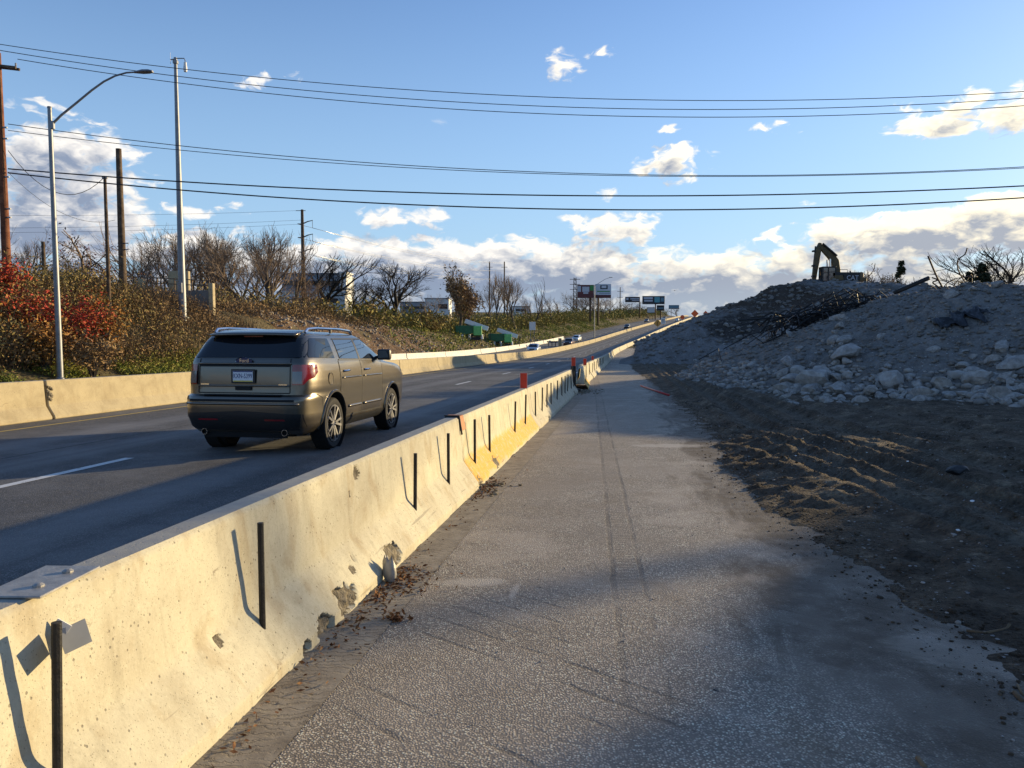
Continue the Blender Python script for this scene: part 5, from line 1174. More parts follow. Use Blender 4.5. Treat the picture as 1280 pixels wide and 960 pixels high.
# brush on the bank: bent stalks, leaves; nobody could count them
def brush(name, n, area, leafmat, size, per, hgt, label, stalk=True, seed=1, dens=None, clump=.5, zoff=0.0):
    rng = np.random.default_rng(seed); P = []
    (y0, y1, v0, v1) = area; tries = n * 4
    ys = y0 + (y1 - y0) * rng.random(tries); vs = v0 + (v1 - v0) * rng.random(tries)
    m = fbm(ys / 2.6, vs / 2.6, 3, seed) + .5
    ok = rng.random(tries) < np.clip((m - .28) * 2.2, 0, 1)
    if dens is not None: ok &= rng.random(tries) < dens(ys, vs)
    ys = ys[ok][:n]; vs = vs[ok][:n]; m = m[ok][:n]; xs = XW(ys) - vs; zs = HG(xs, ys) + zoff
    hh = hgt * (.35 + 1.0 * np.clip(m, 0, 1)) * rng.uniform(.45, 1.15, len(ys))
    B = np.stack([xs, ys, zs], -1); lean = rng.normal(0, .35, (len(ys), 2)); T = B + np.stack([lean[:,0]*hh, lean[:,1]*hh, hh], -1)
    if stalk:
        mid = (B + T)/2 + rng.normal(0, .10, B.shape); w = (.010 + .004*hh)[:, None]; side = np.stack([rng.normal(0, 1, len(ys)), rng.normal(0, .4, len(ys)), np.zeros(len(ys))], -1); side /= np.linalg.norm(side, axis=1)[:, None]
        V = np.stack([B - side*w, B + side*w, mid - side*w*.8, mid + side*w*.8, T], 1).reshape(-1, 3); i = np.arange(len(ys))[:, None]*5
        me = bpy.data.meshes.new('stalks'); F = np.concatenate([i + np.array([[0, 1, 3]]), i + np.array([[0, 3, 2]]), i + np.array([[2, 3, 4]])]); raw_mesh(me, V, F)
        o = link(name, me, MATS['dry_stalk']); tag(o, label + ', dry stalks', 'brush', kind='stuff')
    f = rng.random((len(ys), per, 1))**.7; C = (B[:, None]*(1-f) + T[:, None]*f).reshape(-1, 3); C = C + rng.normal(0, clump, C.shape) * np.array([1, 1, .6])
    C[:, 2] = np.maximum(C[:, 2], HG(C[:,0], C[:,1]) + .03)
    o = link(name, leaf_mesh(name, C, size, rng, per=1, jit=.05), MATS[leafmat]); tag(o, label + ', leaves', 'brush', kind='stuff')
brush('brush', 5600, (24, 50, 2.6, 15), 'leaf_olive', .085, 10, 1.75, 'olive and straw coloured brush over the near bank', seed=5, dens=lambda y, v: sstep(.5, 6, v)*.8 + .2)
brush('brush', 6500, (24, 62, 2.4, 10), 'leaf_brown', .075, 6, .95, 'brown undergrowth on the slope of the near bank', seed=6)
brush('brush', 1800, (62, 112, 7.5, 14), 'leaf_brown', .12, 7, 1.0, 'brown thicket along the middle of the bank', seed=7, dens=lambda y, v: np.clip(1.25 - (y - 60)/60, .15, 1))
brush('brush', 3000, (64, 125, 11, 24), 'leaf_olive', .17, 7, 2.2, 'olive thicket below the tree line', seed=8)
brush('roadside_scrub', 3600, (105, 330, 8, 26), 'leaf_yellow', .30, 9, 3.4, 'yellow olive scrub lining the bank beside the oncoming road', seed=9, clump=.7)
brush('roadside_scrub', 1600, (330, 640, 4, 30), 'leaf_yellow', .50, 8, 3.6, 'distant yellow scrub near the crest', seed=10, clump=1.0, stalk=False)
brush('scrub_grass', 2500, (100, 330, 1.5, 10), 'grass_green', .22, 6, .55, 'short green and straw grass on the lower bank', seed=12, clump=.5, stalk=False)
brush('verge_grass', 9000, (24, 64, .2, 3.4), 'grass_green', .06, 8, .34, 'green grass verge at the foot of the near bank', seed=13, clump=.14)
brush('twiggy_brush', 11000, (24, 62, 2.6, 14), 'leaf_brown', .05, 1, 1.5, 'bare twigs and stems standing in the near brush', seed=21)
brush('twiggy_brush', 3500, (60, 125, 10, 22), 'leaf_brown', .08, 1, 1.6, 'bare twigs and stems below the tree line', seed=22)
# red and orange sumac shrubs
def shrub(px, Y, py, w, h, mat, label, seed, n=700):
    p = at(px, py, Y); zg = hg(p.x, Y); rng = np.random.default_rng(seed); t = thing('sumac_shrub', label, 'shrub', (p.x, Y, zg))
    st = MB(); C = []
    for k in range(16):
        a = rng.uniform(0, 6.28); L = w * rng.uniform(.25, 1.0); hh = max(h, p.z - zg) * rng.uniform(.7, 1.08)
        e = Vector((math.cos(a)*L, math.sin(a)*L*.7, hh)); m_ = Vector((e.x*.35, e.y*.35, hh*.6)); st.tube([(0, 0, -.1), m_, e], [.028, .02, .008], 4)
        for s in rng.uniform(.62, 1.05, n // 16): C.append(tuple(m_.lerp(e, (s-.6)/.42)))
    st.build('stems', MATS['bark_grey'], t)
    link('leaves', leaf_mesh('leaves', C, .10, rng, per=2, jit=.36, flat=.4), MATS[mat], t)
for i, (px, Y, py, w, mat, lab) in enumerate([(35, 37, 375, 2.0, 'leaf_red', 'red leaved sumac shrub left of the curved street lamp pole'), (95, 38, 372, 1.7, 'leaf_red', 'red leaved sumac shrub just right of the curved street lamp pole'),
        (12, 36.5, 385, 1.3, 'leaf_orange', 'orange sumac shrub below the reddish utility pole'), (128, 39.5, 380, 1.5, 'leaf_orange', 'orange sumac shrub below the short thin wooden pole'), (2, 39, 330, .9, 'leaf_red', 'small crimson shrub beside the base of the reddish utility pole'),
        (55, 35.5, 410, 1.4, 'leaf_orange', 'low rust coloured shrub near the street lamp base'), (115, 36, 425, 1.6, 'leaf_brown', 'low brown and rust shrub right of the street lamp base'), (20, 35, 430, 1.2, 'leaf_brown', 'low brown shrub above the wall left of the lamp')]):
    shrub(px, Y, py, w, 1.2, mat, lab, 300 + i)
for i, (px, Y, py, w, lab) in enumerate([(468, 122, 372, 3.2, 'rounded olive bush below the solitary bare tree'), (535, 132, 385, 4.0, 'wide olive bush on the bank before the grey building'), (455, 112, 380, 2.5, 'olive bush next to the white tower'), (400, 98, 377, 2.0, 'olive bush under the dark bare tree')]):
    p = at(px, py, Y); zg = hg(p.x, Y); rng = np.random.default_rng(500 + i); t = thing('bush', lab, 'shrub', (p.x, Y, zg)); h = max(1.5, p.z - zg)
    st = MB()
    C = []
    for k in range(34):
        a = rng.uniform(0, 6.28); L = w*rng.uniform(.1, 1); e = Vector((math.cos(a)*L, math.sin(a)*L, h*rng.uniform(.45, 1.0)*(1 - .35*(L/w)**2))); st.tube([(e.x*.1, e.y*.1, -.1), e*.5, e], [.03, .02, .008], 3)
        for s in rng.uniform(.3, 1.1, 26): C.append(tuple(e*s))
    st.build('stems', MATS['bark_grey'], t); link('leaves', leaf_mesh('leaves', C, .24, rng, per=2, jit=.35), MATS['leaf_olive'], t)
# torn-up soil with rubble on the slope behind the white barriers
def torn():
    ya = np.linspace(66, 122, 150); va = np.linspace(.4, 10.5, 46); Vv, Y = np.meshgrid(va, ya); X = XW(Y) - Vv
    k = sstep(0, 2.5, Vv) * sstep(10.5, 8.5, Vv) * sstep(66, 71, Y) * sstep(122, 112, Y)
    Z = HG(X, Y) - .10 + k * (.28 + .55 * fbm(X/2.2, Y/3.0, 5, 91, .6))
    structure('torn_slope', grid_mesh('torn_slope', X, Y, Z), MATS['torn_soil'])
    pts = []
    for i in range(2200):
        y = random.uniform(68, 120); v = random.uniform(.8, 10); x = float(XW(y)) - v; r = .04 + .24*random.random()**3.5; pts.append((x, y, hg(x, y) + .25 + r*.1, r))
    for i in range(700):
        y = random.uniform(125, 205); v = random.uniform(.8, 7) ; x = float(XW(y)) - v; r = .06 + .40*random.random()**3; pts.append((x, y, hg(x, y) + r*.2, r))
    tag(scatter_rocks('slope_rubble', pts, MATS['rubble_tan']), 'pale rubble strewn on the torn slope behind the white barriers', 'rubble', kind='stuff')
torn()
# ---------------------------------------------------------------- poles, wires, machines, boards, buildings
def round_pole(parent, name, pts, r0, r1, mat, n=12):
    k = len(pts); MBx = MB().tube(pts, [r0 + (r1-r0)*i/(k-1) for i in range(k)], n); return MBx.build(name, MATS[mat], parent, smooth=40)
# street lamp with curved arm
p = at(75, 463, 33.5); base = Vector((p.x, 33.5, hg(p.x, 33.5))); top = at(60, 135, 33.5)
t = thing('street_lamp', 'galvanised street lamp with a long curved arm over the road', 'street lamp', base)
H = top.z - base.z
round_pole(t, 'pole', [(0, 0, -.2), (0, 0, H)], .135, .085, 'galvanised')
MB().lathe([(.26, 0), (.26, .05), (.17, .08), (.17, .28), (.13, .32)], 14).build('base_flange', MATS['galvanised'], t, smooth=35)
arm = [(0, 0, H - .75)]; tip = at(178, 89, 33.5); dx = tip.x - base.x; dz = tip.z - base.z
for s, q in ((.12, .20), (.28, .42), (.45, .66), (.58, .82), (.70, .925), (.82, .985), (.94, 1.0)): arm.append((dx*s, .1*s, (H - .75) + (dz - H + .75)*q))
round_pole(t, 'arm', arm, .055, .035, 'lamp_grey', 8); MB().box((.06, 0, H - .72), (.22, .16, .34)).build('arm_clamp', MATS['galvanised'], t, bevel=.02); MB().lathe([(.10, H), (.09, H + .06), (0, H + .08)], 12).build('pole_cap', MATS['galvanised'], t)
lh = MB(); V = []
for i, (s, w, h) in enumerate(((0, .05, .05), (.12, .09, .07), (.35, .16, .11), (.62, .17, .10), (.80, .10, .05))):
    for a in range(10):
        an = 2*math.pi*a/10; V.append((s, w*math.cos(an), h*math.sin(an)*(.6 if math.sin(an) < 0 else 1)))
lh.add(V, [(i*10+j, i*10+(j+1)%10, (i+1)*10+(j+1)%10, (i+1)*10+j) for i in range(4) for j in range(10)] + [tuple(range(9,-1,-1)), tuple(range(40,50))])
o = lh.build('lamp_head', MATS['lamp_grey'], t, smooth=40); o.location = (dx*.90, .1, dz - .02); o.rotation_euler = (0, -.04, 0)
# tall camera pole
p = at(228, 376, 54); base = Vector((p.x, 54, hg(p.x, 54))); top = at(212, 72, 54); H = top.z - base.z
t = thing('camera_pole', 'tall slim steel pole with a traffic camera hung from its top', 'pole', base)
round_pole(t, 'pole', [(0, 0, -.2), (top.x*0, 0, H)], .27, .11, 'galvanised'); MB().lathe([(.42, 0), (.42, .06), (.27, .10)], 14).build('base_flange', MATS['galvanised'], t)
round_pole(t, 'camera_arm', [(-.35, 0, H - .15), (.1, 0, H - .05), (.60, 0, H - .05), (.66, 0, H - .2), (.66, 0, H - .35)], .035, .03, 'lamp_grey', 6)
MB().lathe([(0, -.62), (.10, -.60), (.13, -.45), (.12, -.25), (.09, -.1), (.10, .02), (0, .05)], 14).build('camera', MATS['sign_white'], t, smooth=40).location = (.66, 0, H - .35)
MB().box((0, 0, H - .3), (.30, .30, .25)).build('collar', MATS['lamp_grey'], t, bevel=.03); round_pole(t, 'lightning_rod', [(-.35, 0, H - .5), (-.35, 0, H + .35)], .012, .008, 'lamp_grey', 5)
for z in (2.6, 1.7): MB().box((-.25, -.12, z), (.28, .18, .05)).build('bracket', MATS['lamp_grey'], t)
MB().box((-.02, -.30, 2.1), (.30, .14, .7)).build('cabinet', MATS['galvanised'], t, bevel=.02)
# wooden utility poles
def wood(px0, py0, px1, py1, Y, r, mat, label, name='utility_pole'):
    b = at(px0, py0, Y); z = hg(b.x, Y); top = at(px1, py1, Y); t = thing(name, label, 'utility pole', (b.x, Y, z)); H = top.z - z
    round_pole(t, 'pole', [(0, 0, -.4), (0, 0, H*.5), (0, 0, H)], r, r*.68, mat, 12); t['h'] = 0; del t['h']; return t, H
tL, HL = wood(9, 345, 3, 66, 42, .235, 'wood_pole_red', 'thick reddish wooden utility pole carrying the wires across the road')
for dy in (-.25, .25): MB().beam((-1.4, dy*.6, HL - .55), (1.05, dy*.6, HL - .32 - .5), .10, .13).build('crossarm', MATS['wood_pole'], tL)
for x, z in ((.95, HL - .70), (.10, HL + .02), (-.75, HL - .50)): MB().lathe([(.02, 0), (.055, .04), (.035, .09), (.055, .13), (.02, .18), (0, .18)], 8).build('insulator', MATS['insulator'], tL).location = (x, 0, z)
for zz in (.70, .655, .37, .335, .50): MB().box((.22, -.05, HL*zz), (.32, .10, .07)).build('wire_bracket', MATS['lamp_grey'], tL)
MB().tube([(.16, -.1, .2), (.15, -.1, HL*.9)], .02, 5).build('ground_wire', MATS['rust_steel'], tL)
tW, HW = wood(154, 358, 143, 186, 50, .25, 'wood_pole', 'thick weathered wooden pole with cut top behind the thin one')
for z in (.36, .40): MB().box((.1, 0, HW*z), (.7, .08, .06)).build('wire_bracket', MATS['lamp_grey'], tW)
tT, HT = wood(136, 362, 130, 220, 46, .125, 'wood_pole', 'thin wooden pole close beside the thick weathered one'); MB().box((0, 0, HT - .1), (.3, .12, .12)).build('wire_bracket', MATS['lamp_grey'], tT)
for px in (55, 71): wood(px, 335, px, 302, 56, .17, 'wood_pole', 'short cut wooden post rising above the brush', 'wooden_post')[0]['group'] = 'short wooden posts above the brush'
# off to the right the same line goes on to another pole
pr = thing('utility_pole', 'wooden utility pole holding the right ends of the wires beyond the mounds', 'utility pole', (58, 41, hg(58, 41)))
round_pole(pr, 'pole', [(0, 0, -.4), (0, 0, 17.5)], .24, .16, 'wood_pole', 10); MB().beam((-1.2, 0, 16.8), (1.2, 0, 16.8), .1, .13).build('crossarm', MATS['wood_pole'], pr)
# wires: parabola through three pixels, from the left pole to the right one
def wire(pl, pm, pr_, r, label, mat='wire_black', Yl=42.0, Yr=41.0, xr=58.0, group='wires strung across the road', xl=0.0):
    A = [at(pl[0], pl[1], Yl), at(pm[0], pm[1], 41.5), at(pr_[0], pr_[1], Yr)]
    c = np.polyfit([a.x for a in A], [a.z for a in A], 2); xs = np.linspace(A[0].x - xl, xr, 70)
    pts = [(x, Yl + (Yr - Yl)*(x - A[0].x)/(xr - A[0].x), float(np.polyval(c, x))) for x in xs]
    o = MB().tube(pts, r, 5).build('power_line', MATS[mat], smooth=True); tag(o, label, 'wire', group)
wire((4, 56), (800, 124), (1280, 112), .020, 'topmost thin wire passing over the head of the reddish pole', xl=14); wire((0, 63), (800, 135.5), (1280, 120.5), .020, 'second thin wire from the top of the reddish pole', xl=14); wire((22, 74), (800, 145), (1280, 130), .020, 'thin wire from the crossarm tip of the reddish pole')
wire((10, 155), (800, 218), (1280, 207), .020, 'upper of the two middle wires that nearly merge'); wire((10, 163), (800, 219.5), (1280, 208.5), .018, 'lower of the two middle wires that nearly merge')
wire((10, 211), (800, 244.5), (1280, 231), .036, 'thick upper cable of the lowest pair'); wire((10, 216), (800, 262), (1280, 246), .036, 'thick lowest cable across the road')
def guy(a, b, sag, r, label, mat='wire_black'):
    pts = []
    for k in range(13):
        s = k/12; q = Vector(a).lerp(Vector(b), s); q.z -= sag*4*s*(1-s); pts.append(q)
    tag(MB().tube(pts, r, 4).build('service_wire', MATS[mat], smooth=True), label, 'wire', 'slack wires on the bank')
guy(at(10, 188, 42), at(130, 222, 46), 1.6, .018, 'slack drop wire hanging from the reddish pole to the thin pole'); guy(at(10, 215, 42), at(144, 275, 50), 1.0, .012, 'slack wire drooping from the reddish pole to the thick weathered pole')
# steel transmission pole with curved arms
p = at(380, 392, 112); zb = hg(p.x, 112); top = at(376.5, 262, 112); H = top.z - zb
tp = thing('transmission_pole', 'brown steel transmission pole with three pairs of curved arms', 'power pole', (p.x, 112, zb)); round_pole(tp, 'pole', [(0, 0, -.4), (-.0, 0, H)], .38, .20, 'wood_pole', 12)
ends = []
for k, yy in enumerate((280, 297, 315)):
    z = at(379, yy, 112).z - zb
    for sg, L in ((1, 1.5), (-1, .7)):
        a = MB().tube([(0, 0, z), (sg*L*.5, 0, z + .35), (sg*L, 0, z + .52)] if sg > 0 else [(0, 0, z), (-L*.5, 0, z), (-L, 0, z + .03)], [.10, .08, .05], 6).build('arm', MATS['wood_pole'], tp)
        if sg > 0: MB().tube([(L - .05, 0, z + .5), (L - .05, 0, z - .55)], .035, 5).build('insulator', MATS['insulator'], a)
        ends.append((p.x + sg*L, 112, zb + z - (.55 if sg > 0 else 0)))
MB().beam((-.9, 0, H - .15), (.5, 0, H - .15), .08).build('crossarm', MATS['wood_pole'], tp)
# twin wooden poles far off
twin = []
for px in (612, 630.5):
    b = at(px, 388, 225); z = hg(b.x, 225); tt = thing('transmission_pole', 'slender dark wooden transmission pole of the twin pair in the scrub', 'power pole', (b.x, 225, z), 0, 'twin transmission poles'); H2 = at(px, 327, 225).z - z
    round_pole(tt, 'pole', [(0, 0, -.4), (0, 0, H2)], .22, .17, 'wood_pole', 8); MB().beam((-.9, 0, H2 - 1.6), (.9, 0, H2 - 1.6), .12).build('crossarm', MATS['wood_pole'], tt); twin.append((b.x, z, H2))
for i, e in enumerate(ends):
    tw = twin[i % 2]; zt = tw[1] + tw[2] - .4 - (i//2)*2.3
    guy(e, (tw[0], 225, zt), 1.2, .030, 'pale conductor from the steel transmission pole to the twin poles', 'wire_bright')
for k, yy in enumerate((263, 275, 280, 312)): guy(at(378, yy, 112), (-95, 88 + k, at(60, yy + (6 if k else 0), 90).z), .8, .016, 'thin distant line running behind the poles of the bank', 'wire_far')
# lattice pylon and far poles
p = at(718.5, 395, 330); zb = hg(p.x, 330); H = at(718, 347, 330).z - zb
t = thing('lattice_pylon', 'distant lattice steel pylon behind the double billboard', 'pylon', (p.x, 330, zb)); m = MB()
for sx in (-1, 1):
    for sy in (-1, 1): m.beam((sx*1.0, sy*1.0, -.3), (sx*.45, sy*.45, H), .18)
for k in range(10):
    z0, z1 = H*k/10, H*(k+1)/10; w0, w1 = 1.0 - .55*k/10, 1.0 - .55*(k+1)/10
    for sy in (-1, 1): m.beam((-w0, sy*w0, z0), (w1, sy*w1, z1), .10); m.beam((w0, sy*w0, z0), (-w1, sy*w1, z1), .10)
m.build('lattice', MATS['rust_steel'], t)
for z in (.72, .84, .96): MB().beam((-2.2, 0, H*z), (2.2, 0, H*z), .2).build('arm', MATS['rust_steel'], t)
p = at(775, 390, 420); zb = hg(p.x, 420); H = at(775, 359, 420).z - zb; t = thing('transmission_pole', 'distant dark pole with short crossarms between the billboards', 'power pole', (p.x, 420, zb)); round_pole(t, 'pole', [(0, 0, -.3), (0, 0, H)], .32, .2, 'wood_pole', 8)
for z in (.86, .66): MB().beam((-1.6, 0, H*z), (1.6, 0, H*z), .2).build('crossarm', MATS['wood_pole'], t)
# lamp by the oncoming road
yl = 214; p = at(743, 406, yl); xb = float(XW(yl)) + .2; zb = float(G(yl)); p = at(743, 400, yl); t = thing('street_lamp', 'distant street lamp with its arm raised before the double billboard', 'street lamp', (p.x, yl, hg(p.x, yl) - .05)); H = at(743, 372, yl).z - t.location.z
top2 = at(743, 356, yl).z - t.location.z
round_pole(t, 'pole', [(0, 0, -.2), (0, 0, top2)], .16, .11, 'galvanised', 8); round_pole(t, 'arm', [(0, 0, top2 - .3), (1.2, 0, top2 + .5), (2.8, 0, top2 + 1.5), (4.2, 0, top2 + 2.0)], .08, .05, 'galvanised', 6); MB().box((4.5, 0, top2 + 2.05), (.9, .35, .15)).build('lamp_head', MATS['lamp_grey'], t, bevel=.04)
# billboards
def board(px0, px1, py0, py1, Y, skew, faces, post_px, label, posts=1, foot=None):
    a = at(px0, py1, Y); b = at(px1, py0, Y); cx = at(post_px, py1, Y).x; zg = hg(cx, Y); t = thing('billboard', label, 'billboard', (cx, Y, zg)); z0 = a.z - zg; z1 = b.z - zg
    for i in range(posts):
        ox = (i - (posts-1)/2) * (b.x - a.x) * .5; MB().lathe([(.35 if posts == 1 else .15, -.3), (.35 if posts == 1 else .15, z0 + .2)], 12).build('post', MATS['rust_steel'], t).location = (ox, .4, 0)
    x0, x1 = a.x - cx, b.x - cx
    fr = MB().box(((x0+x1)/2, .25, (z0+z1)/2), (x1-x0, .45, z1-z0)).build('frame', MATS['board_dark'], t, bevel=.05)
    MB().box(((x0+x1)/2, -.35, z0 - .12), (x1-x0, .7, .12)).build('catwalk', MATS['rust_steel'], t)
    for (u0, u1, v0, v1, mat, nm, dep) in faces:
        MB().box((x0 + (x1-x0)*(u0+u1)/2, -.02 - .02*dep, z0 + (z1-z0)*(v0+v1)/2), ((x1-x0)*(u1-u0), .03, (z1-z0)*(v1-v0))).build(nm, MATS[mat], fr)
    return t
board(721.5, 742.5, 356, 372, 288, 0, [(.02, .98, .22, .98, 'board_maroon', 'poster', 0), (.02, .22, .45, .9, 'board_print', 'poster_print', 1), (.3, .72, .45, .85, 'board_print', 'poster_print', 1), (.36, .66, .3, .42, 'board_print', 'poster_print', 1), (.76, .98, .55, .95, 'board_green', 'poster_print', 1), (0, 1, 0, .20, 'board_maroon', 'apron', 1)], 738, 'maroon billboard face beside the pale one, on the first post')
board(743.8, 764, 355, 372, 290, 0, [(0, 1, .2, 1, 'board_pale', 'poster', 0), (.32, .78, .62, .92, 'board_dark', 'poster_print', 1), (.40, .70, .70, .88, 'board_pale', 'poster_print', 2), (.12, .92, .42, .50, 'board_green', 'poster_print', 1), (.25, .95, .30, .35, 'board_blue', 'poster_print', 1), (0, 1, 0, .18, 'board_maroon', 'apron', 1)], 748, 'pale billboard face with a dark framed picture')
board(781.5, 800, 371, 377.5, 440, 0, [(.02, .98, .05, .95, 'board_dark', 'poster', 0), (.06, .22, .4, .8, 'board_print', 'poster_print', 1), (.35, .95, .5, .72, 'board_print', 'poster_print', 1), (.45, .95, .22, .38, 'board_print', 'poster_print', 1)], 800, 'smaller dark billboard next to the wide dark one')
board(803, 831, 370, 380, 430, 0, [(.02, .98, .04, .96, 'board_dark', 'poster', 0), (.06, .46, .62, .86, 'board_print', 'poster_print', 1), (.08, .46, .30, .52, 'board_print', 'poster_print', 1), (.54, .78, .2, .88, 'board_teal', 'poster_print', 1), (.82, .97, .3, .8, 'board_blue', 'poster_print', 1)], 819.5, 'wide dark billboard with a teal picture')
board(836, 849, 381.3, 386, 590, 0, [(.02, .98, .05, .95, 'board_blue', 'poster', 0)], 842.5, 'small blue grey billboard at the crest', posts=2)
board(809, 818.5, 384, 391, 425, 0, [(.02, .98, .05, .95, 'sign_back', 'poster', 0)], 814, 'grey board standing low under the wide dark billboard', posts=2); board(821, 830.5, 381.5, 388, 435, 0, [(.03, .97, .05, .95, 'board_dark', 'poster', 0), (.1, .9, .3, .6, 'board_blue', 'poster_print', 1)], 826, 'low dark board right under the wide billboard')
# signs along the work zone barriers
def sign(y, px, py, w, shape, mat, label, extra=None):
    p = at(px, py, y); x = p.x; zg = float(G(y)); t = thing('road_sign', label, 'sign', (x, y, zg)); z = max(p.z - zg, w*.7 + .8)
    MB().beam((0, .06, 0), (0, .06, z), .08).build('post', MATS['galvanised'], t)
    if shape == 'diamond':
        f = MB(); f.prism([(0, -w*.7), (w*.7, 0), (0, w*.7), (-w*.7, 0)], 'y', -.01, .01); f = f.build('face', MATS[mat], t, bevel=.01)
    elif shape == 'round':
        f = MB().lathe([(0, -.015), (w/2, -.015), (w/2, .015), (0, .015)], 20, 'y').build('face', MATS[mat], t)
    else: f = MB().box((0, 0, 0), (w, .03, w*(1.25 if shape == 'tall' else 1))).build('face', MATS[mat], t, bevel=.01)
    f.location = (0, 0, z)
    if extra == 'arrow':
        a = MB(); a.box((-.05*w, -.03, -.12*w), (.10*w, .01, .6*w)); a.box((.05*w, -.03, .22*w), (.10*w, .01, .34*w), Matrix.Rotation(.6, 3, 'Y')); a.build('arrow', MATS['trim_black'], f)
    if extra == 'lines':
        for k in range(3): MB().box((0, -.025, .25*w - .25*w*k), (w*.6, .01, w*.10)).build('lettering', MATS['board_dark'], f)
sign(262, 822, 404, 1.9, 'diamond', 'sign_amber', 'amber diamond sign with a black arrow on the barrier row', 'arrow'); sign(275, 829, 401, 1.7, 'tall', 'sign_white', 'white sign with dark lines beside the amber diamond', 'lines')
sign(360, 853, 396.5, 2.0, 'round', 'sign_orange', 'round orange sign further up the barrier row'); sign(430, 868.5, 392, 3.1, 'diamond', 'sign_orange', 'orange diamond sign at the crest'); sign(520, 882, 391.5, 2.4, 'diamond', 'sign_orange', 'smallest orange diamond sign beyond the crest one')
# white sign and post on the left verge
def verge_sign(px, py, w, h, Y, mat, label):
    p = at(px, py, Y); zg = hg(p.x, Y); t = thing('road_sign', label, 'sign', (p.x, Y, zg)); z = p.z - zg
    for s in (-1, 1): MB().beam((s*w*.3, .05, 0), (s*w*.3, .05, z), .09).build('post', MATS['galvanised'], t)
    MB().box((0, 0, z), (w, .03, h)).build('face', MATS[mat], t, bevel=.01)
verge_sign(665.5, 407.5, 1.35, 1.8, 168, 'sign_white', 'pale blank sign board on the verge before the scrub')
q = at(700, 410, 172); t = thing('concrete_post', 'stout concrete post beside a rail at the end of the white barriers', 'post', (q.x, 172, hg(q.x, 172))); MB().box((0, 0, .9), (.7, .7, 1.9)).build('shaft', MATS['concrete_tan'], t, bevel=.04)
q = at(690, 411, 172); t = thing('guard_rail', 'short broken rail on posts beside the stout concrete post', 'rail', (q.x, 172, hg(q.x, 172)))
for s in (-1, 0, 1): MB().box((s*.8, 0, .55), (.15, .15, 1.3)).build('post', MATS['rust_steel'], t)
MB().box((0, -.1, 1.05), (2.3, .08, .28)).build('rail', MATS['rust_steel'], t)
# green mobile screeners on the verge
def screener(px, py, Y, sc, label, rz=0.0):
    p = at(px, py, Y); zg = hg(p.x, Y); t = thing('mobile_screener', label, 'machine', (p.x, Y, zg), rz, 'green machines on the bank', scale=sc)
    for s in (-1, 1):
        tr = MB(); tr.prism([(-1.4, .05), (-1.7, .35), (-1.4, .7), (1.4, .7), (1.7, .35), (1.4, .05)], 'y', s*.9 - .25, s*.9 + .25); tr.build('track', MATS['digger_black'], t, bevel=.04)
    MB().box((0, 0, 1.0), (3.6, 1.3, .45)).build('chassis', MATS['digger_black'], t, bevel=.03)
    h = MB(); h.prism([(-3.1, 1.5), (-3.3, 2.9), (.6, 2.9), (.2, 1.4), (-1.6, 1.15)], 'y', -1.1, 1.1); h.build('hopper', MATS['green_machine'], t, bevel=.05)
    MB().box((1.0, -1.25, 1.9), (1.6, .6, 1.8)).build('engine_cover', MATS['green_light'], t, bevel=.08)
    c = MB(); c.beam((-1.3, 0, 3.75), (3.1, 0, 2.25), 1.5, .85); cb = c.build('conveyor', MATS['white_paint'], t, bevel=.04)
    MB().beam((-1.3, 0, 4.22), (3.1, 0, 2.72), .9, .06).build('belt_guard', MATS['digger_black'], cb)
    for x in (2.6, 3.5): MB().beam((x, 0, .1), (x, 0, 2.4), .12).build('prop', MATS['digger_black'], t)
    for x in (-2.0, -.6, 1.8): MB().tube([(x, -1.12, 1.2), (x + .1, -1.12, .3)], .22, 8).build('roller', MATS['white_paint'], t)
screener(590, 410, 146, .98, 'green and white screening machine with a steep raised conveyor', .12); screener(629, 413, 158, .95, 'second green and white screening machine, its conveyor lower', .05)
# buildings behind the trees
def building(px0, px1, pyt, Y, depth, wall, label, bands, name='building', roof='roof_blue'):
    a = at(px0, pyt, Y); b = at(px1, pyt, Y); cx = (a.x + b.x)/2; zg = hg(cx, Y) - .5; w = b.x - a.x; h = a.z - zg
    t = thing(name, label, 'building', (cx, Y, zg)); MB().box((0, depth/2, h/2), (w, depth, h)).build('wall', MATS[wall], t); MB().box((0, depth/2, h + .15), (w + .5, depth + .5, .3)).build('roof', MATS[roof], t)
    for (u0, u1, p0, p1) in bands:
        z0 = at(px0, p1, Y).z - zg; z1 = at(px0, p0, Y).z - zg; x0 = -w/2 + w*u0; x1 = -w/2 + w*u1; n = max(1, round((x1-x0)/2.6))
        for k in range(n):
            q = x0 + (x1-x0)*(k+.5)/n; ww = (x1-x0)/n - .12
            o = MB().box((q, -.02, (z0+z1)/2), (ww, .10, z1-z0)).build('window', MATS['window_dark'], t); MB().box((q, -.05, z0 - .06), (ww + .1, .16, .10)).build('sill', MATS[wall], o)
    return t
bt = building(352, 425, 343, 158, 14, 'building_grey', 'grey two storey building with a dark window band behind the bare trees', [(.05, .98, 351, 357), (.55, .98, 366, 371)])
building(424.5, 432.5, 341.5, 156, 6, 'building_white', 'white tower block at the corner of the grey building', [], 'building_tower', 'building_white'); building(348, 431, 366, 150, 5, 'building_white', 'low white annex in front of the grey building', [(.2, .9, 373, 379)], 'building', 'building_white')
building(531, 561, 373.5, 255, 12, 'building_white', 'low pale building between the bare tree and the brown leaved tree', [(.55, .95, 380, 386)], 'building', 'building_grey'); building(500, 540, 378, 270, 10, 'building_grey', 'long grey shed beside the low pale building', [(.1, .9, 383, 386)])
building(640, 662, 383.5, 300, 10, 'building_white', 'small white building glimpsed behind the scrub', [(.2, .8, 386, 389)])
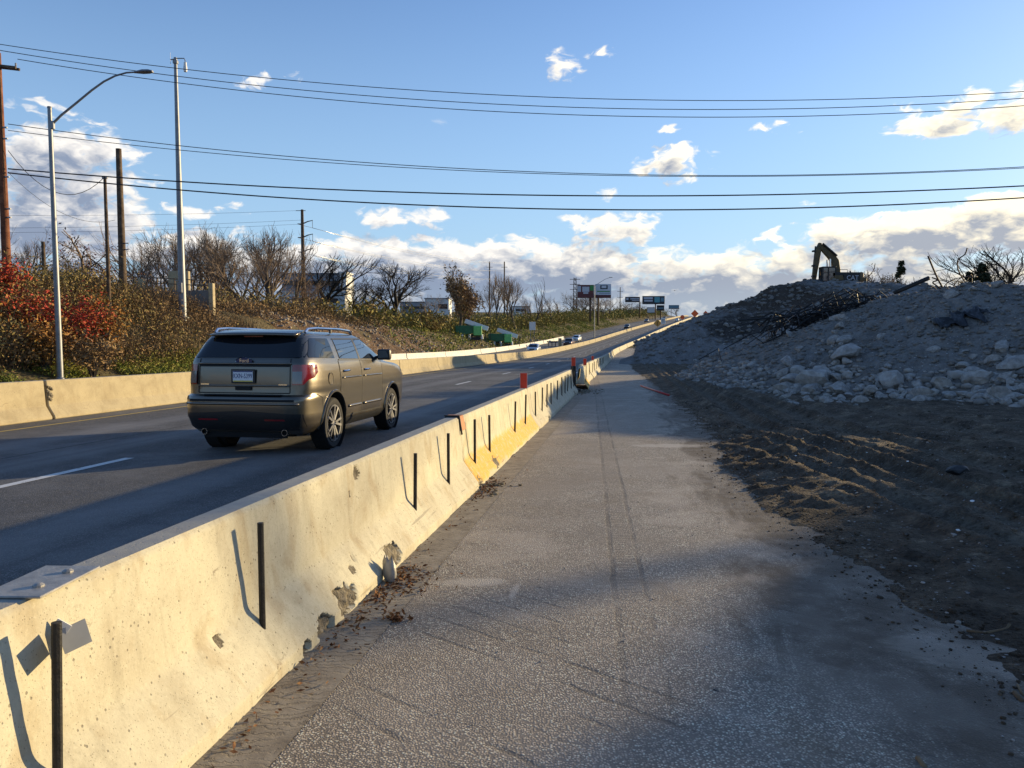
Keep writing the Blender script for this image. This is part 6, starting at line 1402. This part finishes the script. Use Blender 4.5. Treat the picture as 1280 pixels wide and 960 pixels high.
# old concrete headwall with railing on the bank
p = at(226, 380, 60); zg = hg(p.x, 60); t = thing('headwall', 'low grey concrete headwall with a rusty railing on the bank', 'wall', (p.x - .2, 60, zg))
MB().box((0, 0, .45), (5.4, .35, 1.9)).build('wall', MATS['wall_grey'], t, bevel=.03); MB().box((2.65, -.05, .7), (.35, .5, 2.5)).build('pillar', MATS['concrete_tan'], t, bevel=.03); MB().box((-2.75, -.05, .9), (.4, .5, 2.8)).build('pillar', MATS['concrete_tan'], t, bevel=.03); MB().box((-.5, 1.5, 1.5), (1.6, .4, 3.0)).build('back_wall', MATS['concrete_tan'], t, bevel=.03)
for z in (1.75, 2.15): MB().beam((-4.4, .1, z + .35), (2.6, .1, z), .07).build('rail', MATS['rail_rust'], t)
for x in np.linspace(-4.3, 2.4, 6): MB().box((x, .1, 1.3), (.08, .08, 2.1)).build('rail_post', MATS['rail_rust'], t)
# ---- excavator on the far heap
def excavator():
    Y = 84.0; c = at(1046, 350, Y); sc = Y / FPX
    zt = float(far_mound(np.array(c.x), np.array(Y))); t = thing('excavator', 'yellow and black tracked excavator with its boom folded up on the spoil heap', 'excavator', (c.x, Y, c.z - .22))
    P = lambda px, py: ((px - 1046)*sc, -(py - 350)*sc)
    for s in (-1, 1):
        tr = MB(); tr.prism([(-2.2, -1.1), (-2.6, -.7), (-2.2, -.35), (2.2, -.35), (2.6, -.7), (2.2, -1.1)], 'y', s*1.15 - .3, s*1.15 + .3); tr.build('track', MATS['digger_black'], t, bevel=.05)
    MB().lathe([(.9, -.5), (.9, .05)], 20).build('turntable', MATS['digger_black'], t)
    MB().box((.75, 0, .22), (3.9, 2.6, .42)).build('upper_deck', MATS['digger_yellow'], t, bevel=.06)
    MB().box((.55, 0, .72), (3.1, 2.5, .50)).build('engine_hood', MATS['digger_black'], t, bevel=.06); 
    cw = MB(); cw.prism([(1.95, -1.3), (2.45, -1.05), (2.6, 0), (2.45, 1.05), (1.95, 1.3)], 'z', .05, .98); cw.build('counterweight', MATS['digger_yellow'], t, bevel=.06)
    pn = MB().box((1.05, -1.33, .40), (1.75, .06, .62)).build('side_panel', MATS['digger_black'], t, bevel=.02); tx = link('side_lettering', text_mesh('CAT', .66, .01), MATS['board_print'], pn); tx.rotation_euler = (R(90), 0, 0); tx.location = (1.10, -1.38, .36)
    MB().box((-.35, -1.31, .38), (.9, .06, .5)).build('side_panel', MATS['digger_yellow'], t, bevel=.02)
    cab = MB(); cab.box((-1.35, -.75, .75), (1.35, 1.0, 1.5)); cb = cab.build('cab', MATS['side_glass'], t, bevel=.06)
    for x in (-2.03, -1.45, -.68):
        for y in (-1.26, -.26): MB().beam((x, y, 0), (x, y, 1.5), .10).build('cab_post', MATS['digger_black'], cb)
    MB().box((-1.35, -.75, 1.53), (1.45, 1.1, .08)).build('cab_roof', MATS['digger_black'], cb, bevel=.02)
    # boom: foot right of cab, up and over to the left
    def arm(pts, ws, y0, y1):
        b = MB(); L = []; Rr = []
        for i, (x, z) in enumerate(pts):
            a = Vector(pts[max(0, i-1)]); d = (Vector(pts[min(len(pts)-1, i+1)]) - a).normalized(); n = Vector((-d.y, d.x)) * ws[i]/2; L.append((x+n.x, z+n.y)); Rr.append((x-n.x, z-n.y))
        b.prism(L + Rr[::-1], 'y', y0, y1); return b
    boom = [P(1046, 346), P(1045, 335), P(1043, 325), P(1037, 317), P(1030, 311), P(1024, 305)]; o = arm(boom, [.70, .78, .82, .76, .60, .38], -.22, .22).build('boom', MATS['digger_yellow'], t, bevel=.04)
    MB().tube([(P(1044, 318)[0], -.3, P(1044, 318)[1]), (P(1026, 303)[0], -.3, P(1026, 303)[1])], .11, 8).build('stick_cylinder', MATS['digger_black'], o)
    for s in (-1, 1): MB().tube([(P(1036, 347)[0], s*.4, P(1036, 347)[1]), (P(1035, 322)[0], s*.4, P(1035, 322)[1])], .10, 8).build('boom_cylinder', MATS['chrome'], o)
    st = arm([P(1024, 302), P(1021.5, 312), P(1020, 325), P(1018, 342), P(1017, 352)], [.3, .62, .58, .45, .3], -.18, .18).build('stick', MATS['digger_yellow'], t, bevel=.03)
    MB().tube([(P(1018.5, 306)[0], 0, P(1018.5, 306)[1]), (P(1016.5, 340)[0], 0, P(1016.5, 340)[1])], .09, 8).build('bucket_cylinder', MATS['digger_black'], st)
    for py in (312, 330, 343): MB().box((P(1016.5, py)[0], 0, P(1016.5, py)[1]), (.25, .5, .18)).build('hose_clamp', MATS['digger_black'], st)
    bk = MB(); bk.prism([(-2.5, .1), (-2.2, .1), (-1.9, -.5), (-2.1, -1.2), (-2.9, -1.2), (-3.2, -.7), (-2.9, -.7), (-2.7, -.9), (-2.4, -.8)], 'y', -.7, .7); bk.build('bucket', MATS['rust_steel'], t, bevel=.03)
    MB().tube([(-1.0, -1.2, 1.0), (-1.0, -1.2, 1.25), (.6, -1.2, 1.25), (.6, -1.2, .95)], .03, 5).build('handrail', MATS['digger_black'], t); MB().tube([(1.6, .4, .95), (1.6, .4, 1.25)], .07, 8).build('exhaust', MATS['digger_black'], t)
    return t
excavator()
# ---- scrap on the heaps
def rod(pts_px, Y, r, label, mat='rust_steel', name='bent_rebar', group=None):
    P = [at(a, b, Y + (c if c else 0)) for a, b, c in pts_px]
    # smooth the bend
    Q = []
    for i in range(len(P) - 1):
        p0 = P[max(0, i-1)]; p1 = P[i]; p2 = P[i+1]; p3 = P[min(len(P)-1, i+2)]
        for k in range(5):
            s = k/5; Q.append(.5*((2*p1) + (p2-p0)*s + (2*p0-5*p1+4*p2-p3)*s*s + (3*p1-p0-3*p2+p3)*s**3))
    Q.append(P[-1]); o = MB().tube(Q, r, 6).build(name, MATS[mat], smooth=True); tag(o, label, 'scrap metal', group)
rod([(1118, 366, 0), (1161, 347.5, 0)], 70, .21, 'thick dark pipe jutting out of the far heap', 'dark_steel', 'scrap_pipe')
rod([(1184, 369, 0), (1172, 348, 0), (1160, 320, 0)], 45, .05, 'straight rusty bar leaning up from the saddle between the mounds')
rod([(1206, 352, 0), (1198, 338, 0), (1197.5, 325, 0), (1206, 318, 0), (1209, 310, 0)], 40, .032, 'tall crooked bar bent into an S above the near mound')
rod([(1183, 366, 0), (1172, 358, 0), (1166, 353, 0), (1172, 350, 0), (1165, 347, 0)], 45, .04, 'short kinked bar beside the straight leaning one')
for k, (a, b, c) in enumerate([((1180, 358), (1190, 350), (1215, 344)), ((1186, 368), (1183, 355), (1192, 350)), ((1192, 366), (1194, 352), (1204, 354)), ((1196, 367), (1200, 351), (1210, 362)), ((1188, 366), (1200, 348), (1222, 346)), ((1203, 366), (1208, 352), (1214, 343)), ((1160, 366), (1166, 358), (1176, 368)), ((1213, 362), (1215, 352), (1215, 344))]):
    rod([(a[0], a[1], 0), (b[0], b[1], .4), (c[0], c[1], .8)], 41, .022, 'arched rusty rebar loop in the cluster above the near mound', group='rebar loops above the near mound')
rng = random.Random(77); tg = MB()
for k in range(260):
    px = rng.gauss(1030, 32); py = 408 - (px - 1030)*.38 + rng.gauss(0, 9)
    p = march(px, py, 36, 120, .3, lambda x, y: np.maximum(np.maximum(far_mound(x, y), near_mound(x, y)), G(y)))
    if p is None: continue
    a = p + Vector((rng.gauss(0, .9), rng.gauss(0, .6), rng.uniform(-.1, .5))); b = p + Vector((rng.gauss(0, 1.4), rng.gauss(0, .6), rng.uniform(-.2, .6))); m_ = (a + b)/2 + Vector((rng.gauss(0, .3), 0, rng.uniform(.1, .8)))
    tg.tube([a, m_, b], rng.uniform(.015, .035), 4, cap=False)
tag(tg.build('rebar_tangle', MATS['dark_steel'], recalc=False), 'tangle of dark rusty rebar in the hollow between the mounds', 'scrap metal', kind='stuff')
# black sheeting on the near mound
def sheet(px, py, w, h, label, seed):
    p = foot_of_near_mound(px, py); rr = np.random.default_rng(seed); V = []; nx, ny = 22, 8
    for i in range(nx+1):
        for j in range(ny+1):
            u = (i/nx - .5)*w; v = (j/ny - .5)*h * (1 + .5*math.sin(i*.9)) ; x = p.x + u; y = p.y + v + .25*math.sin(i*.7)
            V.append((x, y, float(near_mound(np.array(x), np.array(y))) + .05 + .10*abs(math.sin(i*1.7 + j*.8)) + .05*rr.random()))
    b = MB().add(V, [(i*(ny+1)+j, (i+1)*(ny+1)+j, (i+1)*(ny+1)+j+1, i*(ny+1)+j+1) for i in range(nx) for j in range(ny)]); o = b.build('black_sheeting', MATS['tarp_black'], smooth=True); o.modifiers.new('s', 'SOLIDIFY').thickness = .02; tag(o, label, 'sheeting')
sheet(1203, 401, 1.5, .8, 'crumpled black sheeting half buried on the near mound', 5)
# bits on the ground
def ground_stick(pts, r, mat, name, label, cat):
    P = []
    for px, py in pts:
        p = march(px, py, 2, 60, .02, lambda x, y: G(y) + np.where(x > EDGE(y) - .6, np.maximum(0, dirt_z(x, y)), 0)); P.append(p + Vector((0, 0, r*.8)))
    tag(MB().tube(P, r, 6).build(name, MATS[mat], smooth=True), label, cat)
ground_stick([(801, 483), (818, 489), (836, 495)], .035, 'red_rod', 'red_rod', 'red rod lying on the ground where pavement meets dirt', 'rod')
ground_stick([(1208, 790), (1232, 793), (1258, 788), (1262, 782)], .009, 'dry_stalk', 'twig', 'curved dry twig lying on the dirt', 'twig'); ground_stick([(1268, 868), (1278, 880)], .012, 'dry_stalk', 'twig', 'short thick twig at the pavement edge', 'twig'); ground_stick([(1272, 858), (1279, 872)], .007, 'dry_stalk', 'twig', 'thin twig crossing the short thick one', 'twig')
ground_stick([(1147, 950), (1156, 962)], .011, 'dry_stalk', 'wood_stub', 'pale wood stub on the shaded pavement', 'twig')
def ground_bit(px, py, r, mat, name, label, cat, squash=.5):
    p = march(px, py, 2, 60, .02, lambda x, y: G(y) + np.where(x > EDGE(y) - .6, np.maximum(0, dirt_z(x, y)), 0)); me = ROCKS[int(px) % 9].copy(); me.materials.clear(); o = link(name, me, MATS[mat]); o.scale = (r, r, r*squash); o.location = p + Vector((0, 0, r*squash*.35)); o.rotation_euler = (0, 0, px); tag(o, label, cat)
ground_bit(895, 864, .022, 'tarp_black', 'tar_lump', 'small black tar lump on the shaded pavement', 'lump'); ground_bit(1195, 592, .16, 'digger_black', 'dark_block', 'dark block lying on the churned dirt', 'block', .7)
for (px, py) in ((1084, 566), (1135, 577), (995, 570), (1217, 627), (1198, 663)): ground_bit(px, py, .026, 'sign_white', 'pale_scrap', 'small pale scrap lying on the churned dirt', 'scrap')
for o in COL.objects:
    if o.name.startswith('pale_scrap'): o['group'] = 'pale scraps on the dirt'
ground_bit(1132, 753, .03, 'dry_stalk', 'pebble', 'tan pebble at the edge of the pavement', 'stone'); ground_bit(790, 780, .014, 'dry_stalk', 'pebble', 'tan pebble on the muddy tyre print', 'stone')
# dead leaves and grit gathered at the barrier foot
rngl = np.random.default_rng(99); C = []
for (yc, sp, n) in ((5.15, .22, 300), (4.9, .3, 120), (4.15, .25, 60), (6.5, 1.5, 70), (8.6, .35, 260), (3.5, .6, 60)):
    y = yc + rngl.normal(0, sp, n); x = XR(y) + .03 + np.abs(rngl.normal(0, .10 if yc != 5.15 else .16, n)); C += list(zip(x, y, G(y) + .008 + np.abs(rngl.normal(0, .008, n))))
x0, y0 = float(XR(4.42)) + .31, 4.42
for k in range(110): C.append((x0 + rngl.normal(0, .03), y0 + rngl.normal(0, .03), float(G(y0)) + abs(rngl.normal(0, .02)) + .005))
o = link('leaf_litter', leaf_mesh('leaf_litter', C, .017, rngl, flat=.55, per=1, jit=.004), MATS['dead_leaf']); tag(o, 'dead leaves and needles gathered along the foot of the barriers', 'litter', kind='stuff')
pts = []
for k in range(160):
    y = 27.4 + random.gauss(0, .8); x = float(XR(y)) + abs(random.gauss(0, .35)); r = .012 + .035*random.random()**2; pts.append((x, y, float(G(y)) + r*.4, r))
for k in range(120):
    y = 8.7 + random.gauss(0, .25); x = float(XR(y)) + abs(random.gauss(0, .16)); r = .006 + .03*random.random()**3; pts.append((x, y, float(G(y)) + r*.4, r))
tag(scatter_rocks('broken_bits', pts, MATS['spalled']), 'crumbled concrete bits at the barrier joints', 'rubble', kind='stuff')
# bird
b = MB(); b.add([(-.9, 0, .12), (-.35, -.12, .22), (0, -.2, 0), (.35, -.12, .22), (.9, 0, .12), (0, .35, 0), (.35, .12, .2), (-.35, .12, .2), (0, 0, .14), (0, 0, -.12)], [(0, 1, 7), (1, 2, 9, 8), (1, 8, 5, 7), (3, 4, 6), (2, 3, 8, 9), (3, 6, 5, 8), (2, 9, 5)])
o = b.build('bird', MATS['digger_black']); o.location = at(843.5, 363.5, 240); o.scale = (1, 1, 1); tag(o, 'small dark bird flying against the clouds', 'bird')
